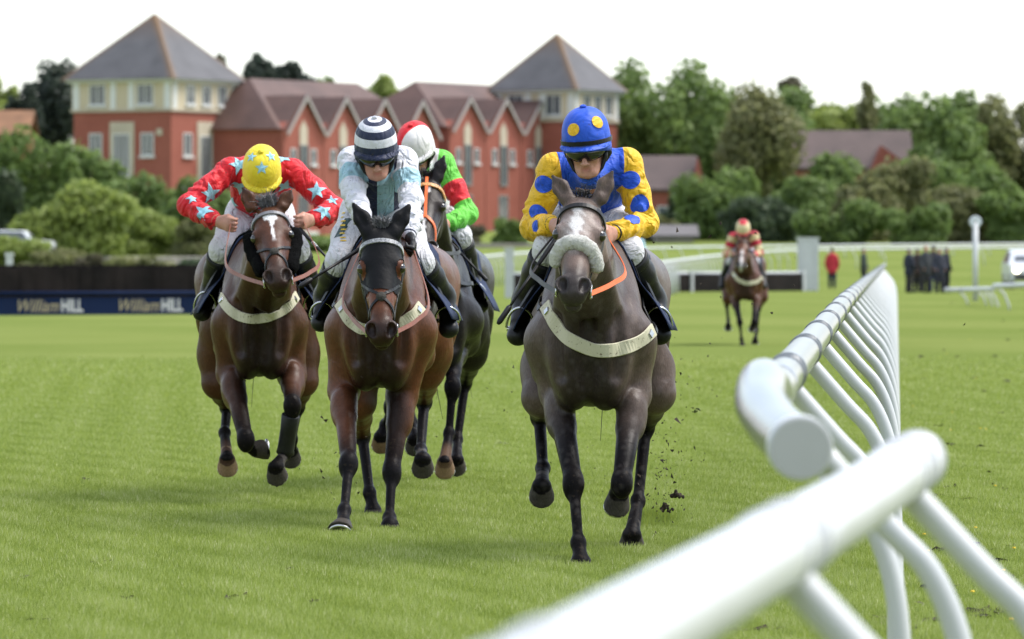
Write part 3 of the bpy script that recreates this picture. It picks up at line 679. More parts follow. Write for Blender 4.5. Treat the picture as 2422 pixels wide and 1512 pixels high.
# ================================================================ implicit-surface modelling for bodies and clothes
class SDF:
    def __init__(s): s.p = []
    def cone(s, a, b, ra, rb, k=.02, side=None, sub=False):
        """tapered capsule; ra / rb = radius or (radius along `side`, radius across)."""
        a = np.asarray(a, float); b = np.asarray(b, float); ra = A(*ra) if np.ndim(ra) else A(ra, ra); rb = A(*rb) if np.ndim(rb) else A(rb, rb)
        s.p.append(('c', a, b, ra, rb, k, side, sub)); return s
    def chain(s, pts, rad, k=.02, side=None):
        for i in range(len(pts)-1): s.cone(pts[i], pts[i+1], rad[i], rad[i+1], k, side)
        return s
    def ell(s, c, r, k=.02, ax=None, sub=False):
        s.p.append(('e', np.asarray(c, float), np.asarray(r, float) if np.ndim(r) else A(r, r, r), np.eye(3) if ax is None else np.asarray(ax, float), k, sub)); return s
    def hoof(s, S, n, t, r0=.061, r1=.046, H=.078, k=.008):
        s.p.append(('h', np.asarray(S, float), unit(n), unit(t), r0, r1, H, k)); return s
    def dist(s, pr, Q):
        if pr[0] == 'c':
            _, a, b, ra, rb, k, side, sub = pr
            d = b-a; L = np.linalg.norm(d)+1e-9; u = d/L; sv = np.asarray(side, float) if side is not None else (A(0, 0, 1) if abs(u[2]) < .9 else A(1, 0, 0))
            sv = unit(sv-u*np.dot(sv, u)); wv = np.cross(u, sv)
            q = Q-a.astype(np.float32); ax = q@u.astype(np.float32); t = np.clip(ax/L, 0, 1); ov = ax-t*L
            x = q@sv.astype(np.float32); y = q@wv.astype(np.float32)
            r1 = ra[0]+(rb[0]-ra[0])*t; r2 = ra[1]+(rb[1]-ra[1])*t; rm = (r1+r2)*.5
            k0 = np.sqrt((x/r1)**2+(y/r2)**2+(ov/rm)**2); k1 = np.sqrt((x/r1**2)**2+(y/r2**2)**2+(ov/rm**2)**2)+1e-9
            return np.where(k0 < 1e-4, -np.minimum(r1, r2), k0*(k0-1)/k1)
        if pr[0] == 'e':
            _, c, r, ax, k, sub = pr
            q = (Q-c.astype(np.float32))@ax.T.astype(np.float32)/r.astype(np.float32); k0 = np.sqrt((q**2).sum(-1)); k1 = np.sqrt(((q/r.astype(np.float32))**2).sum(-1))+1e-9
            return np.where(k0 < 1e-4, -r.min(), k0*(k0-1)/k1)
        _, S, n, t, r0, r1, H, k = pr
        q = Q-S.astype(np.float32); h = -(q@n.astype(np.float32)); hh = np.clip(h/H, 0, 1)
        c = q+h[..., None]*n.astype(np.float32)+(.024*hh)[..., None]*t.astype(np.float32)
        fw = c@t.astype(np.float32); r = np.sqrt(np.maximum(0, (c**2).sum(-1)-fw**2)+(fw*np.where(fw > 0, .93, 1.12))**2)
        return np.maximum(np.maximum(r-(r0+(r1-r0)*hh), -h), h-H)
    def bounds(s, pr):
        if pr[0] == 'c':
            m = max(pr[3].max(), pr[4].max()); return np.minimum(pr[1], pr[2])-m, np.maximum(pr[1], pr[2])+m
        if pr[0] == 'e': m = pr[2].max(); return pr[1]-m, pr[1]+m
        return pr[1]-.14, pr[1]+.14
    def mesh(s, h, smooth=2):
        B = [s.bounds(p) for p in s.p]; add = [b for b, p in zip(B, s.p) if not p[-1] is True]
        lo = np.min([b[0] for b in add], axis=0)-4*h; hi = np.max([b[1] for b in add], axis=0)+4*h
        n = np.ceil((hi-lo)/h).astype(int)+1; F = np.full(n, 10., np.float32)
        for pr, (b0, b1) in zip(s.p, B):
            sub = pr[-1] is True; k = pr[-3] if pr[0] == 'c' else (pr[-2] if pr[0] == 'e' else pr[-1])
            pad = k+3*h; i0 = np.maximum(0, np.floor((b0-pad-lo)/h).astype(int)); i1 = np.minimum(n, np.ceil((b1+pad-lo)/h).astype(int)+1)
            if np.any(i1 <= i0): continue
            g = np.stack(np.meshgrid(*[(lo[j]+h*np.arange(i0[j], i1[j])).astype(np.float32) for j in range(3)], indexing='ij'), -1)
            d = s.dist(pr, g).astype(np.float32); sl = tuple(slice(i0[j], i1[j]) for j in range(3)); f = F[sl]
            if sub: hh = np.maximum(k-np.abs(f+d), 0)/k; F[sl] = np.maximum(f, -d)+hh*hh*k*.25
            else: hh = np.maximum(k-np.abs(f-d), 0)/k; F[sl] = np.minimum(f, d)-hh*hh*k*.25
        return surfnet(F, lo, h, smooth)
def surfnet(F, lo, h, smooth=2):
    S = F < 0; n = np.array(F.shape); cells = []; pts = []; quads = []
    for a in range(3):
        o1, o2 = [(1, 2), (2, 0), (0, 1)][a]
        s0 = [slice(None)]*3; s1 = [slice(None)]*3; s0[a] = slice(0, -1); s1[a] = slice(1, None)
        E = np.argwhere(S[tuple(s0)] != S[tuple(s1)])
        E = E[(E[:, o1] > 0) & (E[:, o2] > 0) & (E[:, o1] < n[o1]-1) & (E[:, o2] < n[o2]-1)]
        if not len(E): continue
        E1 = E.copy(); E1[:, a] += 1
        f0 = F[tuple(E.T)]; f1 = F[tuple(E1.T)]; t = f0/(f0-f1); p = E.astype(float); p[:, a] += t
        c4 = []
        for (d1, d2) in ((-1, -1), (0, -1), (0, 0), (-1, 0)):
            c = E.copy(); c[:, o1] += d1; c[:, o2] += d2; c4.append(np.ravel_multi_index(tuple(c.T), tuple(n)))
        c4 = np.stack(c4, 1); fl = f0 > 0; c4[fl] = c4[fl][:, ::-1]
        quads.append(c4); cells.append(c4.ravel()); pts.append(np.repeat(p, 4, axis=0))
    cl = np.concatenate(cells); pt = np.vstack(pts); uq, inv = np.unique(cl, return_inverse=True); cnt = np.bincount(inv)
    v = np.stack([np.bincount(inv, pt[:, j])/cnt for j in range(3)], 1); q = inv.reshape(-1, 4)
    for _ in range(smooth):
        acc = np.zeros_like(v); deg = np.zeros(len(v))
        for j in range(4):
            a_, b_ = q[:, j], q[:, (j+1) % 4]
            for k in range(3): acc[:, k] += np.bincount(a_, v[b_, k], len(v))+np.bincount(b_, v[a_, k], len(v))
            deg += np.bincount(a_, minlength=len(v))+np.bincount(b_, minlength=len(v))
        v = v+.5*(acc/deg[:, None]-v)
    return lo+v*h, q
def bvh_of(v, q): return BVHTree.FromPolygons([Vector(x) for x in v], q.tolist(), all_triangles=False)
def ray(b, o, d):
    h = b.ray_cast(Vector(o), Vector(unit(d)))
    return (np.array(h[0]), np.array(h[1])) if h[0] is not None else (None, None)
def near(b, p):
    h = b.find_nearest(Vector(p)); return np.array(h[0]), np.array(h[1])
CAM = A(0, 0, HC)
def from_cam(b, px, py): return ray(b, CAM, P(px, py, 20.)-CAM)
def seg(v, a, b):
    a = np.asarray(a, float); d = np.asarray(b, float)-a; t = np.clip((v-a)@d/np.dot(d, d), 0, 1)
    return t, np.linalg.norm(v-a-t[:, None]*d, axis=1)
def polyt(v, pts):
    T = np.zeros(len(v)); D = np.full(len(v), 9.)
    for i in range(len(pts)-1):
        t, d = seg(v, pts[i], pts[i+1]); m = d < D; T[m] = i+t[m]; D[m] = d[m]
    return T, D
def sst(a, b, x): t = np.clip((x-a)/(b-a), 0, 1); return t*t*(3-2*t)
def decal(b, p, nrm, outline, mat, name, parent, up=None, off=.002, rings=5, rot=0):
    """a flat-printed patch (closed outline in metres) laid on the surface round point p."""
    up = A(0, 0, 1) if up is None else up; x = unit(np.cross(up, nrm)); y = np.cross(nrm, x); o = np.asarray(outline, float)
    c, s_ = math.cos(rot), math.sin(rot); o = o@np.array([[c, s_], [-s_, c]]); n = len(o); v = []; f = []
    for r in range(rings+1):
        k = r/rings
        for (a, bb) in (o*k if r else o[:1]*0):
            w = p+x*a+y*bb; hp, hn = ray(b, w+nrm*.07, -nrm)
            if hp is None or np.linalg.norm(hp-w) > .09: hp, hn = near(b, w)
            if np.dot(hn, nrm) < 0: hn = -hn
            v.append(hp+hn*off)
    f = [[0, 1+j, 1+(j+1) % n] for j in range(n)]
    for r in range(1, rings):
        f += [[1+(r-1)*n+j, 1+r*n+j, 1+r*n+(j+1) % n, 1+(r-1)*n+(j+1) % n] for j in range(n)]
    return obj(name, np.array(v), f, mat, parent, True)
def star_outline(r, k=.42, sub=3):
    pts = [(math.sin(i*math.pi/5)*(r if i % 2 == 0 else r*k), math.cos(i*math.pi/5)*(r if i % 2 == 0 else r*k)) for i in range(10)]; out = []
    for i in range(10):
        a, b = A(*pts[i]), A(*pts[(i+1) % 10])
        for j in range(sub): out.append(a+(b-a)*j/sub)
    return np.array(out)
def disc_outline(r, r2=None, n=22): a = np.arange(n)/n*2*math.pi; return np.stack([np.cos(a)*r, np.sin(a)*(r2 or r)], 1)
# ================================================================ HORSES
def coat_mat(name, rough=.42, noise_amt=.35, dapple=0, flecks=0):
    t = NT(name).set(rough=rough, spec=.17)
    co = t.coord('Object'); n = t.noise(7, 5, .6, co); nf = t.noise(220, 2, .6, t.coord('Object', (1, 1, .2)))
    c = t.attr('coat'); c = t.mix(1.0, c, t.ramp(n, [(.25, 1-noise_amt), (.75, 1+noise_amt)]), 'MULTIPLY')
    c = t.mix(1.0, c, t.ramp(nf, [(.3, .72), (.7, 1.25)]), 'MULTIPLY')
    if dapple:
        vo = t.new('TexVoronoi'); vo.inputs['Scale'].default_value = 22; t.link(co, vo.inputs['Vector'])
        c = t.mix(t.math('MULTIPLY', t.ramp(vo.outputs['Distance'], [(.15, 1.), (.45, 0.)]), dapple), c, (.30, .27, .26))
    if flecks:
        fl = t.ramp(t.noise(90, 2, .5, co), [(.66, 0.), (.70, 1.)]); c = t.mix(t.math('MULTIPLY', fl, flecks), c, (.02, .016, .012))
    gl = t.math('MULTIPLY', t.attr('gloss', 'Fac'), .20); t.link(gl, t.b.inputs['Specular IOR Level'])
    # splashed mud: more of it low down
    sz = t.new('SeparateXYZ'); t.link(co, sz.inputs[0]); low = t.math('SUBTRACT', 1.25, sz.outputs[2])
    mud = t.ramp(t.math('ADD', t.noise(48, 3, .6, co), t.math('MULTIPLY', low, .05)), [(.66, 0.), (.69, 1.)])
    c = t.mix(t.math('MULTIPLY', mud, .22), c, (.075, .055, .036))
    t.base(c)
    # muscle relief, fine skin folds / veins, hair
    rid = t.math('ABSOLUTE', t.math('SUBTRACT', t.noise(6.5, 3, .5, co, .8), .5)); rid = t.ramp(rid, [(.0, 1.), (.05, 0.)])
    b1 = t.math('ADD', t.math('ADD', t.noise(6, 3, .5, co), t.math('MULTIPLY', rid, .06)), t.math('MULTIPLY', nf, .12)); t.bump(b1, .28, .035)
    t.link(t.ramp(t.noise(4, 4, .6, co), [(.3, rough-.14), (.7, rough+.14)]), t.b.inputs['Roughness'])
    return t.m
M['hair_black'] = plain('black_hair', (.012, .011, .011), .5, .4, 60)
M['hair_grey'] = plain('grey_hair', (.10, .10, .105), .55, .4, 60)
M['eye'] = plain('horse_eye', (.012, .008, .006), .06, .2, 20, .8)
M['sheepskin'] = None
def fleece(name, c):
    t = NT(name).set(rough=.95, spec=.05, sheen=.3 if c[0] > .3 else 0); n = t.noise(55, 4, .7); t.base(t.ramp(n, [(.25, tuple(A(*c)*.62)), (.7, c)])); t.bump(t.noise(90, 4, .75), 1.0, .02); return t.m
M['fleece_cream'] = fleece('cream_sheepskin', (.85, .83, .76)); M['fleece_black'] = fleece('black_sheepskin', (.006, .006, .006))
def band_mat():
    t = NT('cream_elastic').set(rough=.75, spec=.25); n = t.noise(60, 4, .7)
    t.base(t.mix(t.ramp(n, [(.60, 0.), (.68, 1.)]), (.50, .47, .34), (.10, .07, .045))); t.bump(t.noise(300), .2, .003); return t.m
M['girth'] = band_mat()
M['hoof'] = plain('hoof_horn', (.045, .036, .030), .35, .5, 25)
M['shoe'] = plain('alloy_shoe', (.55, .55, .55), .35, .1, 20, .5, 1)
def hair_strands(pts_dirs, n, length, spread, thick, seed=1):
    r_ = np.random.default_rng(seed); mb = MB()
    for i in range(n):
        p, d = pts_dirs[r_.integers(len(pts_dirs))]; d = unit(np.asarray(d)+r_.normal(size=3)*spread); L = length*r_.uniform(.6, 1.15); q = np.asarray(p)+r_.normal(size=3)*.012
        g = A(0, 0, -1)*L*.28
        mb.tube([q, q+d*L*.5, q+d*L+g], [thick, thick*.8, thick*.15], 4, False)
    return mb
def vnormals(v, q):
    fn = np.cross(v[q[:, 2]]-v[q[:, 0]], v[q[:, 3]]-v[q[:, 1]]); n = np.zeros_like(v)
    for j in range(4):
        for k in range(3): n[:, k] += np.bincount(q[:, j], fn[:, k], len(v))
    return n/np.maximum(1e-12, np.linalg.norm(n, axis=1))[:, None]
def submesh(name, v, q, mat, parent, attrs=None):
    u, inv = np.unique(q, return_inverse=True); return obj(name, v[u], inv.reshape(-1, 4), mat, parent, True, {k: a[u] for k, a in (attrs or {}).items()})
def build_horse(name, label, g, vox=.008):
    back = A(math.sin(g['yaw']), math.cos(g['yaw']), 0); lat = A(math.cos(g['yaw']), -math.sin(g['yaw']), 0); zo = g['zo']
    cx, cY = g['chest']; O = A((cx-1211)/FP*cY, cY, 0)
    T = lambda x, y, z: O+lat*x+back*y+A(0, 0, z+zo)
    base = O+back*.75; root = empty(name, (base[0], base[1], 0), label, 'horse')
    cw = g.get('cw', 1.0); rw = g.get('rw', 1.0); s = SDF(); up = A(0, 0, 1)
    # trunk
    s.cone(T(0, .42, 1.06), T(0, 1.0, 1.09), (.228*cw, .35), (.25, .325), .05, lat)
    s.cone(T(0, .20, 1.08), T(0, .5, 1.10), (.175*cw, .29), (.20*cw, .33), .08, lat)
    s.cone(T(0, .95, 1.24), T(0, 1.35, 1.23), (.20, .20), (.25*rw, .23), .08, lat)
    s.cone(T(0, .42, 1.40), T(0, .82, 1.42), (.07, .12), (.085, .11), .09, lat)
    for sx in (-1, 1):
        s.ell(T(sx*.098*cw, .13, .98), (.112*cw, .14, .19), .028)                      # pectorals
        s.ell(T(sx*.075*cw, .14, .83), (.09*cw, .13, .13), .05)
        s.cone(T(sx*.085, .56, 1.38), T(sx*.185*cw, .22, 1.03), (.055, .11), (.085*cw, .14), .06, lat)  # shoulder blade
        s.cone(T(sx*.195*cw, .24, 1.02), T(sx*.18*cw, .44, .88), .10*cw, .10, .06)       # upper arm
        s.cone(T(sx*.13, 1.02, 1.34), T(sx*.145*rw, 1.42, 1.25), .12, .18*rw, .08)           # croup
        s.ell(T(sx*.178*rw, 1.36, 1.10), (.132*rw, .26, .26), .07)                         # thigh
        s.ell(T(sx*.186*rw, 1.20, .98), (.118*rw, .17, .20), .06)
        s.cone(T(sx*.15*rw, 1.60, 1.22), T(sx*.16*rw, 1.52, .95), .12, .11, .07)           # buttock
    # neck
    poll = P(*g['poll']); nose = P(*g['nose']); e1, e2 = P(*g['eyes'][0], poll[1]), P(*g['eyes'][1], poll[1])
    a = unit(nose-poll); l = unit((e2-e1)-a*np.dot(e2-e1, a)); nf = np.cross(l, a); nf = nf if np.dot(nf, CAM-poll) > 0 else -nf
    Lh = np.linalg.norm(nose-poll)*1.03; k = Lh/.58
    H = lambda x, y, z: poll+(l*x+a*y+nf*z)*k
    nb = T(0, .40, 1.17); nt = H(0, .07, -.13); nm = nb*.5+nt*.5+A(0, 0, .01)
    s.chain([nb, nb*.7+nm*.3, nm, nt], [(.165, .30), (.14, .26), (.105, .195), (.08, .125)], .06, lat)
    s.cone(T(0, .17, 1.02), H(0, .17, -.22), (.10, .10), (.055, .06), .06, lat)             # throat / windpipe
    for sx in (-1, 1): s.cone(T(sx*.10, .18, 1.05), H(sx*.05, .12, -.15), .07, .05, .05)
    # head
    ax = np.array([l, a, nf])
    s.ell(H(0, .085, -.085), A(.092, .12, .095)*k, .03, ax)
    s.cone(H(-.058, .185, -.055), H(.058, .185, -.055), .042*k, .042*k, .04)
    s.cone(H(0, .10, -.05), H(0, .52, -.042), (.072*k, .055*k), (.040*k, .040*k), .03, l)
    s.cone(H(0, .20, -.12), H(0, .49, -.075), (.080*k, .10*k), (.048*k, .068*k), .03, l)
    for sx in (-1, 1):
        s.ell(H(sx*.058, .20, -.17), A(.034, .115, .105)*k, .03, ax)                       # cheek
        s.cone(H(sx*.066, .235, -.085), H(sx*.052, .36, -.075), .020*k, .012*k, .025)          # facial crest
        s.ell(H(sx*.088, .198, -.052), A(.024, .034, .030)*k, .018, ax)                     # brow over the eye
    s.cone(H(0, .26, -.20), H(0, .50, -.125), (.05*k, .045*k), (.036*k, .035*k), .03, l)
    s.ell(H(0, .545, -.058), A(.062, .055, .060)*k, .03, ax)
    for sx in (-1, 1): s.ell(H(sx*.045, .540, -.026), A(.033, .042, .031)*k, .02, ax)       # nostril wings
    s.ell(H(0, .578, -.062), A(.050, .028, .045)*k, .02, ax)                              # upper lip
    s.ell(H(0, .560, -.122), A(.038, .036, .030)*k, .014, ax); s.ell(H(0, .525, -.140), A(.034, .034, .026)*k, .02, ax)
    for sx in (-1, 1):
        s.ell(H(sx*.047, .553, -.008), A(.021, .033, .024)*k, .008, ax, sub=True)
        s.ell(H(sx*.040, .572, -.018), A(.014, .014, .014)*k, .010, ax, sub=True)
        s.ell(H(sx*.104, .205, -.050), A(.018, .026, .022)*k, .008, ax, sub=True)           # eye socket
    s.cone(H(-.05, .588, -.100), H(.05, .588, -.100), .006, .006, .008, None, True)
    # ears
    for (bx, by), (tx, ty), dY in g['ears']:
        b = P(bx, by, poll[1]+.0); tp = P(tx, ty, poll[1]+dY); m = b*.55+tp*.45+l*(-.004 if bx < tx else .004)
        s.chain([b-(tp-b)*.18, m, tp], [(.036, .026), (.036, .020), (.008, .007)], .02, l)
        fwd = unit(unit(CAM-b)-unit(tp-b)*np.dot(unit(CAM-b), unit(tp-b)))
        s.cone(b*.85+tp*.15+fwd*.026, b*.35+tp*.65+fwd*.020, (.021, .016), (.014, .010), .010, l, True)
    # legs
    legs = {}
    for key, q in g['legs'].items():
        pts = [P(*x) for x in q['pts']]; legs[key] = pts; fore = key.startswith('f'); sx = -1 if key.endswith('l') else 1
        if fore:
            E, K, Fe, So = pts
            s.cone(T(sx*.19*cw, .28, 1.0), E, .105*cw, .078, .06)
            s.chain([E, E*.62+K*.38, K], [.076, .054, .039], .03)
            s.ell(E*.75+K*.25+A(sx*.012, 0, 0), (.056, .062, .11), .04)
            s.ell(K, (.042, .043, .064), .03); s.ell(K*.90+Fe*.10+A(sx*.006, 0, 0), (.036, .039, .06), .03)
            s.cone(K*.9+Fe*.1, Fe*.92+K*.08, .026, .0225, .02)
            bk = unit(np.cross(unit(Fe-K), lat)); bk = bk if np.dot(bk, back) > 0 else -bk
            s.cone(K*.85+Fe*.15+bk*.022, Fe+bk*.020, .014, .014, .02)
        else:
            St, Hk, Fe, So = pts
            s.chain([T(sx*.18*rw, 1.30, 1.02), St*.5+T(sx*.18*rw, 1.28, .98)*.5, St], [.14, .125, .095], .06)
            s.chain([St, St*.5+Hk*.5, Hk], [.094, .060, .040], .03)
            s.ell(Hk, (.042, .052, .06), .02); s.ell(Hk+back*.045+A(0, 0, .03), (.028, .035, .035), .02)
            s.cone(Hk, Fe, .030, .025, .02); s.cone(Hk+back*.045, Fe+back*.02, .018, .015, .02)
        s.ell(Fe, (.036, .038, .040), .016)
        n_ = unit(q.get('n', (0, 0, -1))); t_ = unit(q.get('t', (0, -1, 0))); cor = So-n_*.074-t_*.024
        s.cone(Fe, cor, .027, .036, .018); s.ell(cor, (.043, .043, .026), .012)
        s.hoof(So, n_, t_, .062*q.get('hs', 1), .043)
        legs[key].append(cor)
    s.cone(T(0, -.02, 1.10), T(0, .0, .82), .030, .028, .05, None, True)                     # groove between the pectorals
    for sx in (-1, 1):
        s.cone(T(sx*.145*cw, .02, 1.12), T(sx*.135*cw, .02, .86), .018, .018, .045, None, True)     # pectoral / shoulder groove
        s.cone(T(sx*.265, .30, 1.20), T(sx*.245, .52, .96), .02, .022, .05, None, True)
        s.cone(T(sx*.33*rw, 1.12, 1.20), T(sx*.32*rw, 1.30, .86), .03, .03, .06, None, True)
    v, q = s.mesh(vox); b = bvh_of(v, q)
    # coat colours per vertex, with shade painted in at chest centre and belly
    nrm_x = (v-O)@lat; col = np.tile(A(*g['base']), (len(v), 1)); w = lambda m, c: col.__setitem__(slice(None), col*(1-m[:, None])+A(*c)*m[:, None])
    hv = (v-poll)@np.array([l, a, nf]).T/k; on_head = (np.linalg.norm(v-(poll+a*.25*k), axis=1) < .42*k) & (hv[:, 2] > -.26) & (hv[:, 1] > -.02)
    cen = sst(.215, .06, np.abs(nrm_x)); chest = sst(.46, .12, (v-O)@back)*sst(1.38, 1.0, v[:, 2])*(~on_head)*cen; w(chest*.92, g['chestc'])  # dark chest centre: part coat tone, part shade put into the colour
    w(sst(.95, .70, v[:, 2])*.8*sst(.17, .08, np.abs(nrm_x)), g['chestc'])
    gloss = np.ones(len(v))
    for key, pts in legs.items():
        t, d = polyt(v, pts[:4]); gloss = np.minimum(gloss, 1-.8*sst(.3, .9, t)*(d < .14)); mleg = sst(g.get('legt', .45), g.get('legt', .45)+.6, t)*(d < .14); w(mleg, g['legc'])
        qd = g['legs'][key]; cd = np.linalg.norm(v-(pts[3]+pts[4])/2, axis=1); up_h = -((v-pts[3])@unit(qd.get('n', (0, 0, -1))))
        mh = ((cd < .10) & (up_h < .07)).astype(float); w(mh, qd.get('hoofc', (.055, .048, .042)))
        if 'pastc' in qd: w(sst(2.25, 2.6, t)*(d < .1)*(1-mh), qd['pastc'])
    muz = on_head*sst(.40, .54, hv[:, 1]); w(muz*.85, g['muzzle'])
    if 'facec' in g: w(on_head*sst(.02, .12, hv[:, 1])*sst(.5, .35, hv[:, 1])*.8, g['facec'])
    nz = np.sin(v[:, 0]*90)*np.sin(v[:, 2]*70)*.004+np.sin(v[:, 2]*160+v[:, 0]*130)*.003
    if 'blaze' in g: w(g['blaze'](hv, on_head, nz), (.72, .70, .68))
    ear = np.zeros(len(v))
    for (bx, by), (tx, ty), dY in g['ears']:
        bb = P(bx, by, poll[1]); tp = P(tx, ty, poll[1]+dY); t, d = seg(v, bb, tp); ear = np.maximum(ear, (d < .06)*sst(.5, 1, t))
    w(ear*.7, tuple(A(*g['legc'])*1.2))
    for sx in (-1, 1):
        w(on_head*np.exp(-((hv[:, 0]-sx*.098)**2+(hv[:, 1]-.203)**2+(hv[:, 2]+.06)**2)/.030**2)*.9, (.012, .01, .009))
        w(on_head*np.exp(-((hv[:, 0]-sx*.043)**2+(hv[:, 1]-.558)**2+(hv[:, 2]+.012)**2)/.028**2), (.006, .005, .005))
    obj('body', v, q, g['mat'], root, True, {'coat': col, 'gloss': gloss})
    if 'hood' in g:
        vn = vnormals(v, q); eyehole = np.zeros(len(v), bool)
        for sx in (-1, 1): eyehole |= ((hv[:, 0]-sx*.100)**2/.034**2+(hv[:, 1]-.215)**2/.045**2+(hv[:, 2]+.06)**2/.06**2) < 1
        eard = np.full(len(v), 9.)
        for (bx, by), (tx, ty), dY in g['ears']:
            t, d = seg(v, P(bx, by, poll[1]), P(tx, ty, poll[1]+dY)); eard = np.minimum(eard, d)
        on = ((hv[:, 1] > -.06) & (hv[:, 1] < .345) & (np.abs(hv[:, 0]) < .14) & (hv[:, 2] > -.235) & ~eyehole) | (eard < .055)
        submesh('hood', v+vn*.005, q[on[q].all(1)], g['hood'], root)
    for sx in (-1, 1):
        c = H(sx*.086, .205, -.052); mb = MB(); th = np.linspace(0, math.pi, 9)
        vv, ff = sweep([c+nf*math.cos(t_)*0.027*k for t_ in th], [max(1e-4, 0.027*k*math.sin(t_)) for t_ in th], 14); obj('eye', vv, ff, M['eye'], root, True)
    # shoes
    for key, qd in g['legs'].items():
        So = legs[key][3]; n_ = unit(qd.get('n', (0, 0, -1))); t_ = unit(qd.get('t', (0, -1, 0))); sd_ = np.cross(n_, t_)
        an = np.linspace(-2.5, 2.5, 22); v2, f2 = sweep([So+n_*.004+(t_*math.cos(x)*.96+sd_*math.sin(x))*.050 for x in an], .009, 6); obj('horseshoe', v2, f2, M['shoe'], root, True)
    # mane, forelock, tail
    crest = [(T(0, .40-.02, 1.44)*(1-u)+H(0, .0, -.10)*u, unit(lat*.6*(1 if i % 2 else -1)+A(0, .1, .9))) for i, u in enumerate(np.linspace(0, 1, 18))]
    crest = [(ray(b, p+A(0, 0, .5), A(0, 0, -1))[0], d) for p, d in crest]; crest = [c_ for c_ in crest if c_[0] is not None and np.linalg.norm(c_[0]-poll) > .16]
    hair_strands(crest, 260, g.get('mane', .07), .5, .0035, 3).build('mane', g.get('hairm', M['hair_black']), root)['kind'] = 'stuff'
    fl = [(H(dx, .0, -.015), unit(nf*.35-a*.55+l*dx*6)) for dx in (-.02, 0, .02)]
    hair_strands(fl, g.get('nfore', 130), g.get('fore', .07), .45, .0022, 5).build('forelock', g.get('forem', g.get('hairm', M['hair_black'])), root)['kind'] = 'stuff'
    dock = T(0, 1.70, 1.33); mbt = MB(); r_ = np.random.default_rng(4)
    for i in range(70):
        e = dock+back*r_.uniform(.35, .65)+lat*r_.normal(g.get('tailx', 0), .09)+A(0, 0, -r_.uniform(.25, .62 if i > 12 else .85)); m_ = (dock+e)/2+back*.16+lat*r_.normal(0, .02)
        mbt.tube(catmull([dock+r_.normal(size=3)*.02, m_, e], 4), np.linspace(.006, .001, 9), 4, False)
    mbt.build('tail', g.get('hairm', M['hair_black']), root)['kind'] = 'stuff'
    # chin whiskers
    g['_'] = dict(root=root, b=b, T=T, H=H, O=O, lat=lat, back=back, poll=poll, l=l, a=a, nf=nf, k=k, legs=legs, v=v, zo=zo)
    return root
def head_ring(g, y, a0, a1, n=22, cz=-.085, off=.002):
    _ = g['_']; pts, nn = [], []
    for t in np.linspace(a0, a1, n):
        d = _['l']*math.sin(t)+_['nf']*math.cos(t); c = _['H'](0, y, cz); hp, hn = ray(_['b'], c+d*.30, -d)
        if hp is None: continue
        pts.append(hp+d*off); nn.append(d)
    return pts, nn
def head_line(g, pts3, n=14, off=.002):
    _ = g['_']; c = catmull([_['H'](*p) for p in pts3], n//max(1, len(pts3)-1)); pts, nn = [], []
    for p in c:
        hp, hn = near(_['b'], p); hn = hn if np.dot(hn, p-_['H'](0, .3, -.09)) > 0 else -hn
        pts.append(hp+hn*off); nn.append(hn)
    return pts, nn
def strap(g, name, pn, w, mat, parent=None, th=.005):
    v, f = ribbon(pn[0], pn[1], w, th); return obj(name, v, f, mat, parent or g['_']['root'], False)
def bridle(g, brow=None, nose='cavesson', browm=None):
    _ = g['_']; root = _['root']; bl = M['black_leather']
    strap(g, 'browband', head_ring(g, .095, -1.75, 1.75, 26, -.09, .004), .024, browm or bl, th=.007)
    for sx in (-1, 1):
        strap(g, 'cheek_strap', head_line(g, [(sx*.10, .06, -.10), (sx*.105, .20, -.115), (sx*.085, .36, -.105), (sx*.062, .50, -.085)], 18, .004), .016, bl, th=.005)
        c = _['H'](sx*.066, .515, -.085); an = np.linspace(0, 6.28, 17); v, f = sweep([c+_['a']*math.cos(t)*.028+_['nf']*math.sin(t)*.028+_['l']*sx*.006 for t in an], .005, 6); obj('bit_ring', v, f, M['metal'], root, True)
    if nose == 'cavesson': strap(g, 'noseband', head_ring(g, .375, -2.6, 2.6, 26, -.09, .004), .022, bl)
    if nose == 'grackle':
        strap(g, 'noseband', head_line(g, [(-.085, .26, -.10), (-.05, .33, -.03), (0, .385, 0), (.05, .44, -.03), (.062, .50, -.09)], 20, .004), .015, bl)
        strap(g, 'noseband', head_line(g, [(.085, .26, -.10), (.05, .33, -.03), (0, .385, 0), (-.05, .44, -.03), (-.062, .50, -.09)], 20, .004), .015, bl)
        c = _['H'](0, .385, .004); mb = MB(); vv, ff = sweep([c-_['nf']*.012, c, c+_['nf']*.010, c+_['nf']*.016], [.026, .026, .022, .008], 14); obj('nose_pad', vv, ff, fleece('pad_fleece', (.10, .095, .085)), root, True)
def fleece_noseband(g, y0=.33, rad=.030, mat=None, a0=-1.9, a1=1.9, tilt=.0):
    _ = g['_']; pts = []
    for t in np.linspace(a0, a1, 24):
        d = _['l']*math.sin(t)+_['nf']*math.cos(t); c = _['H'](0, y0+.035*(abs(t)/1.9)**2+tilt*math.sin(t), -.075); hp, hn = ray(_['b'], c+d*.3, -d); pts.append(hp+d*rad*.45)
    r = np.full(24, rad); r[0] = r[-1] = rad*.6; r[1] = r[-2] = rad*.9
    r = r*(1+.05*np.sin(np.arange(24)*2.1)); pts = catmull(pts, 3); v, f = sweep(pts, np.interp(np.linspace(0, 23, len(pts)), np.arange(24), r), 18)
    v = v+rng.normal(size=v.shape)*.0016
    obj('sheepskin_noseband', v, f, mat or M['fleece_cream'], _['root'], True)
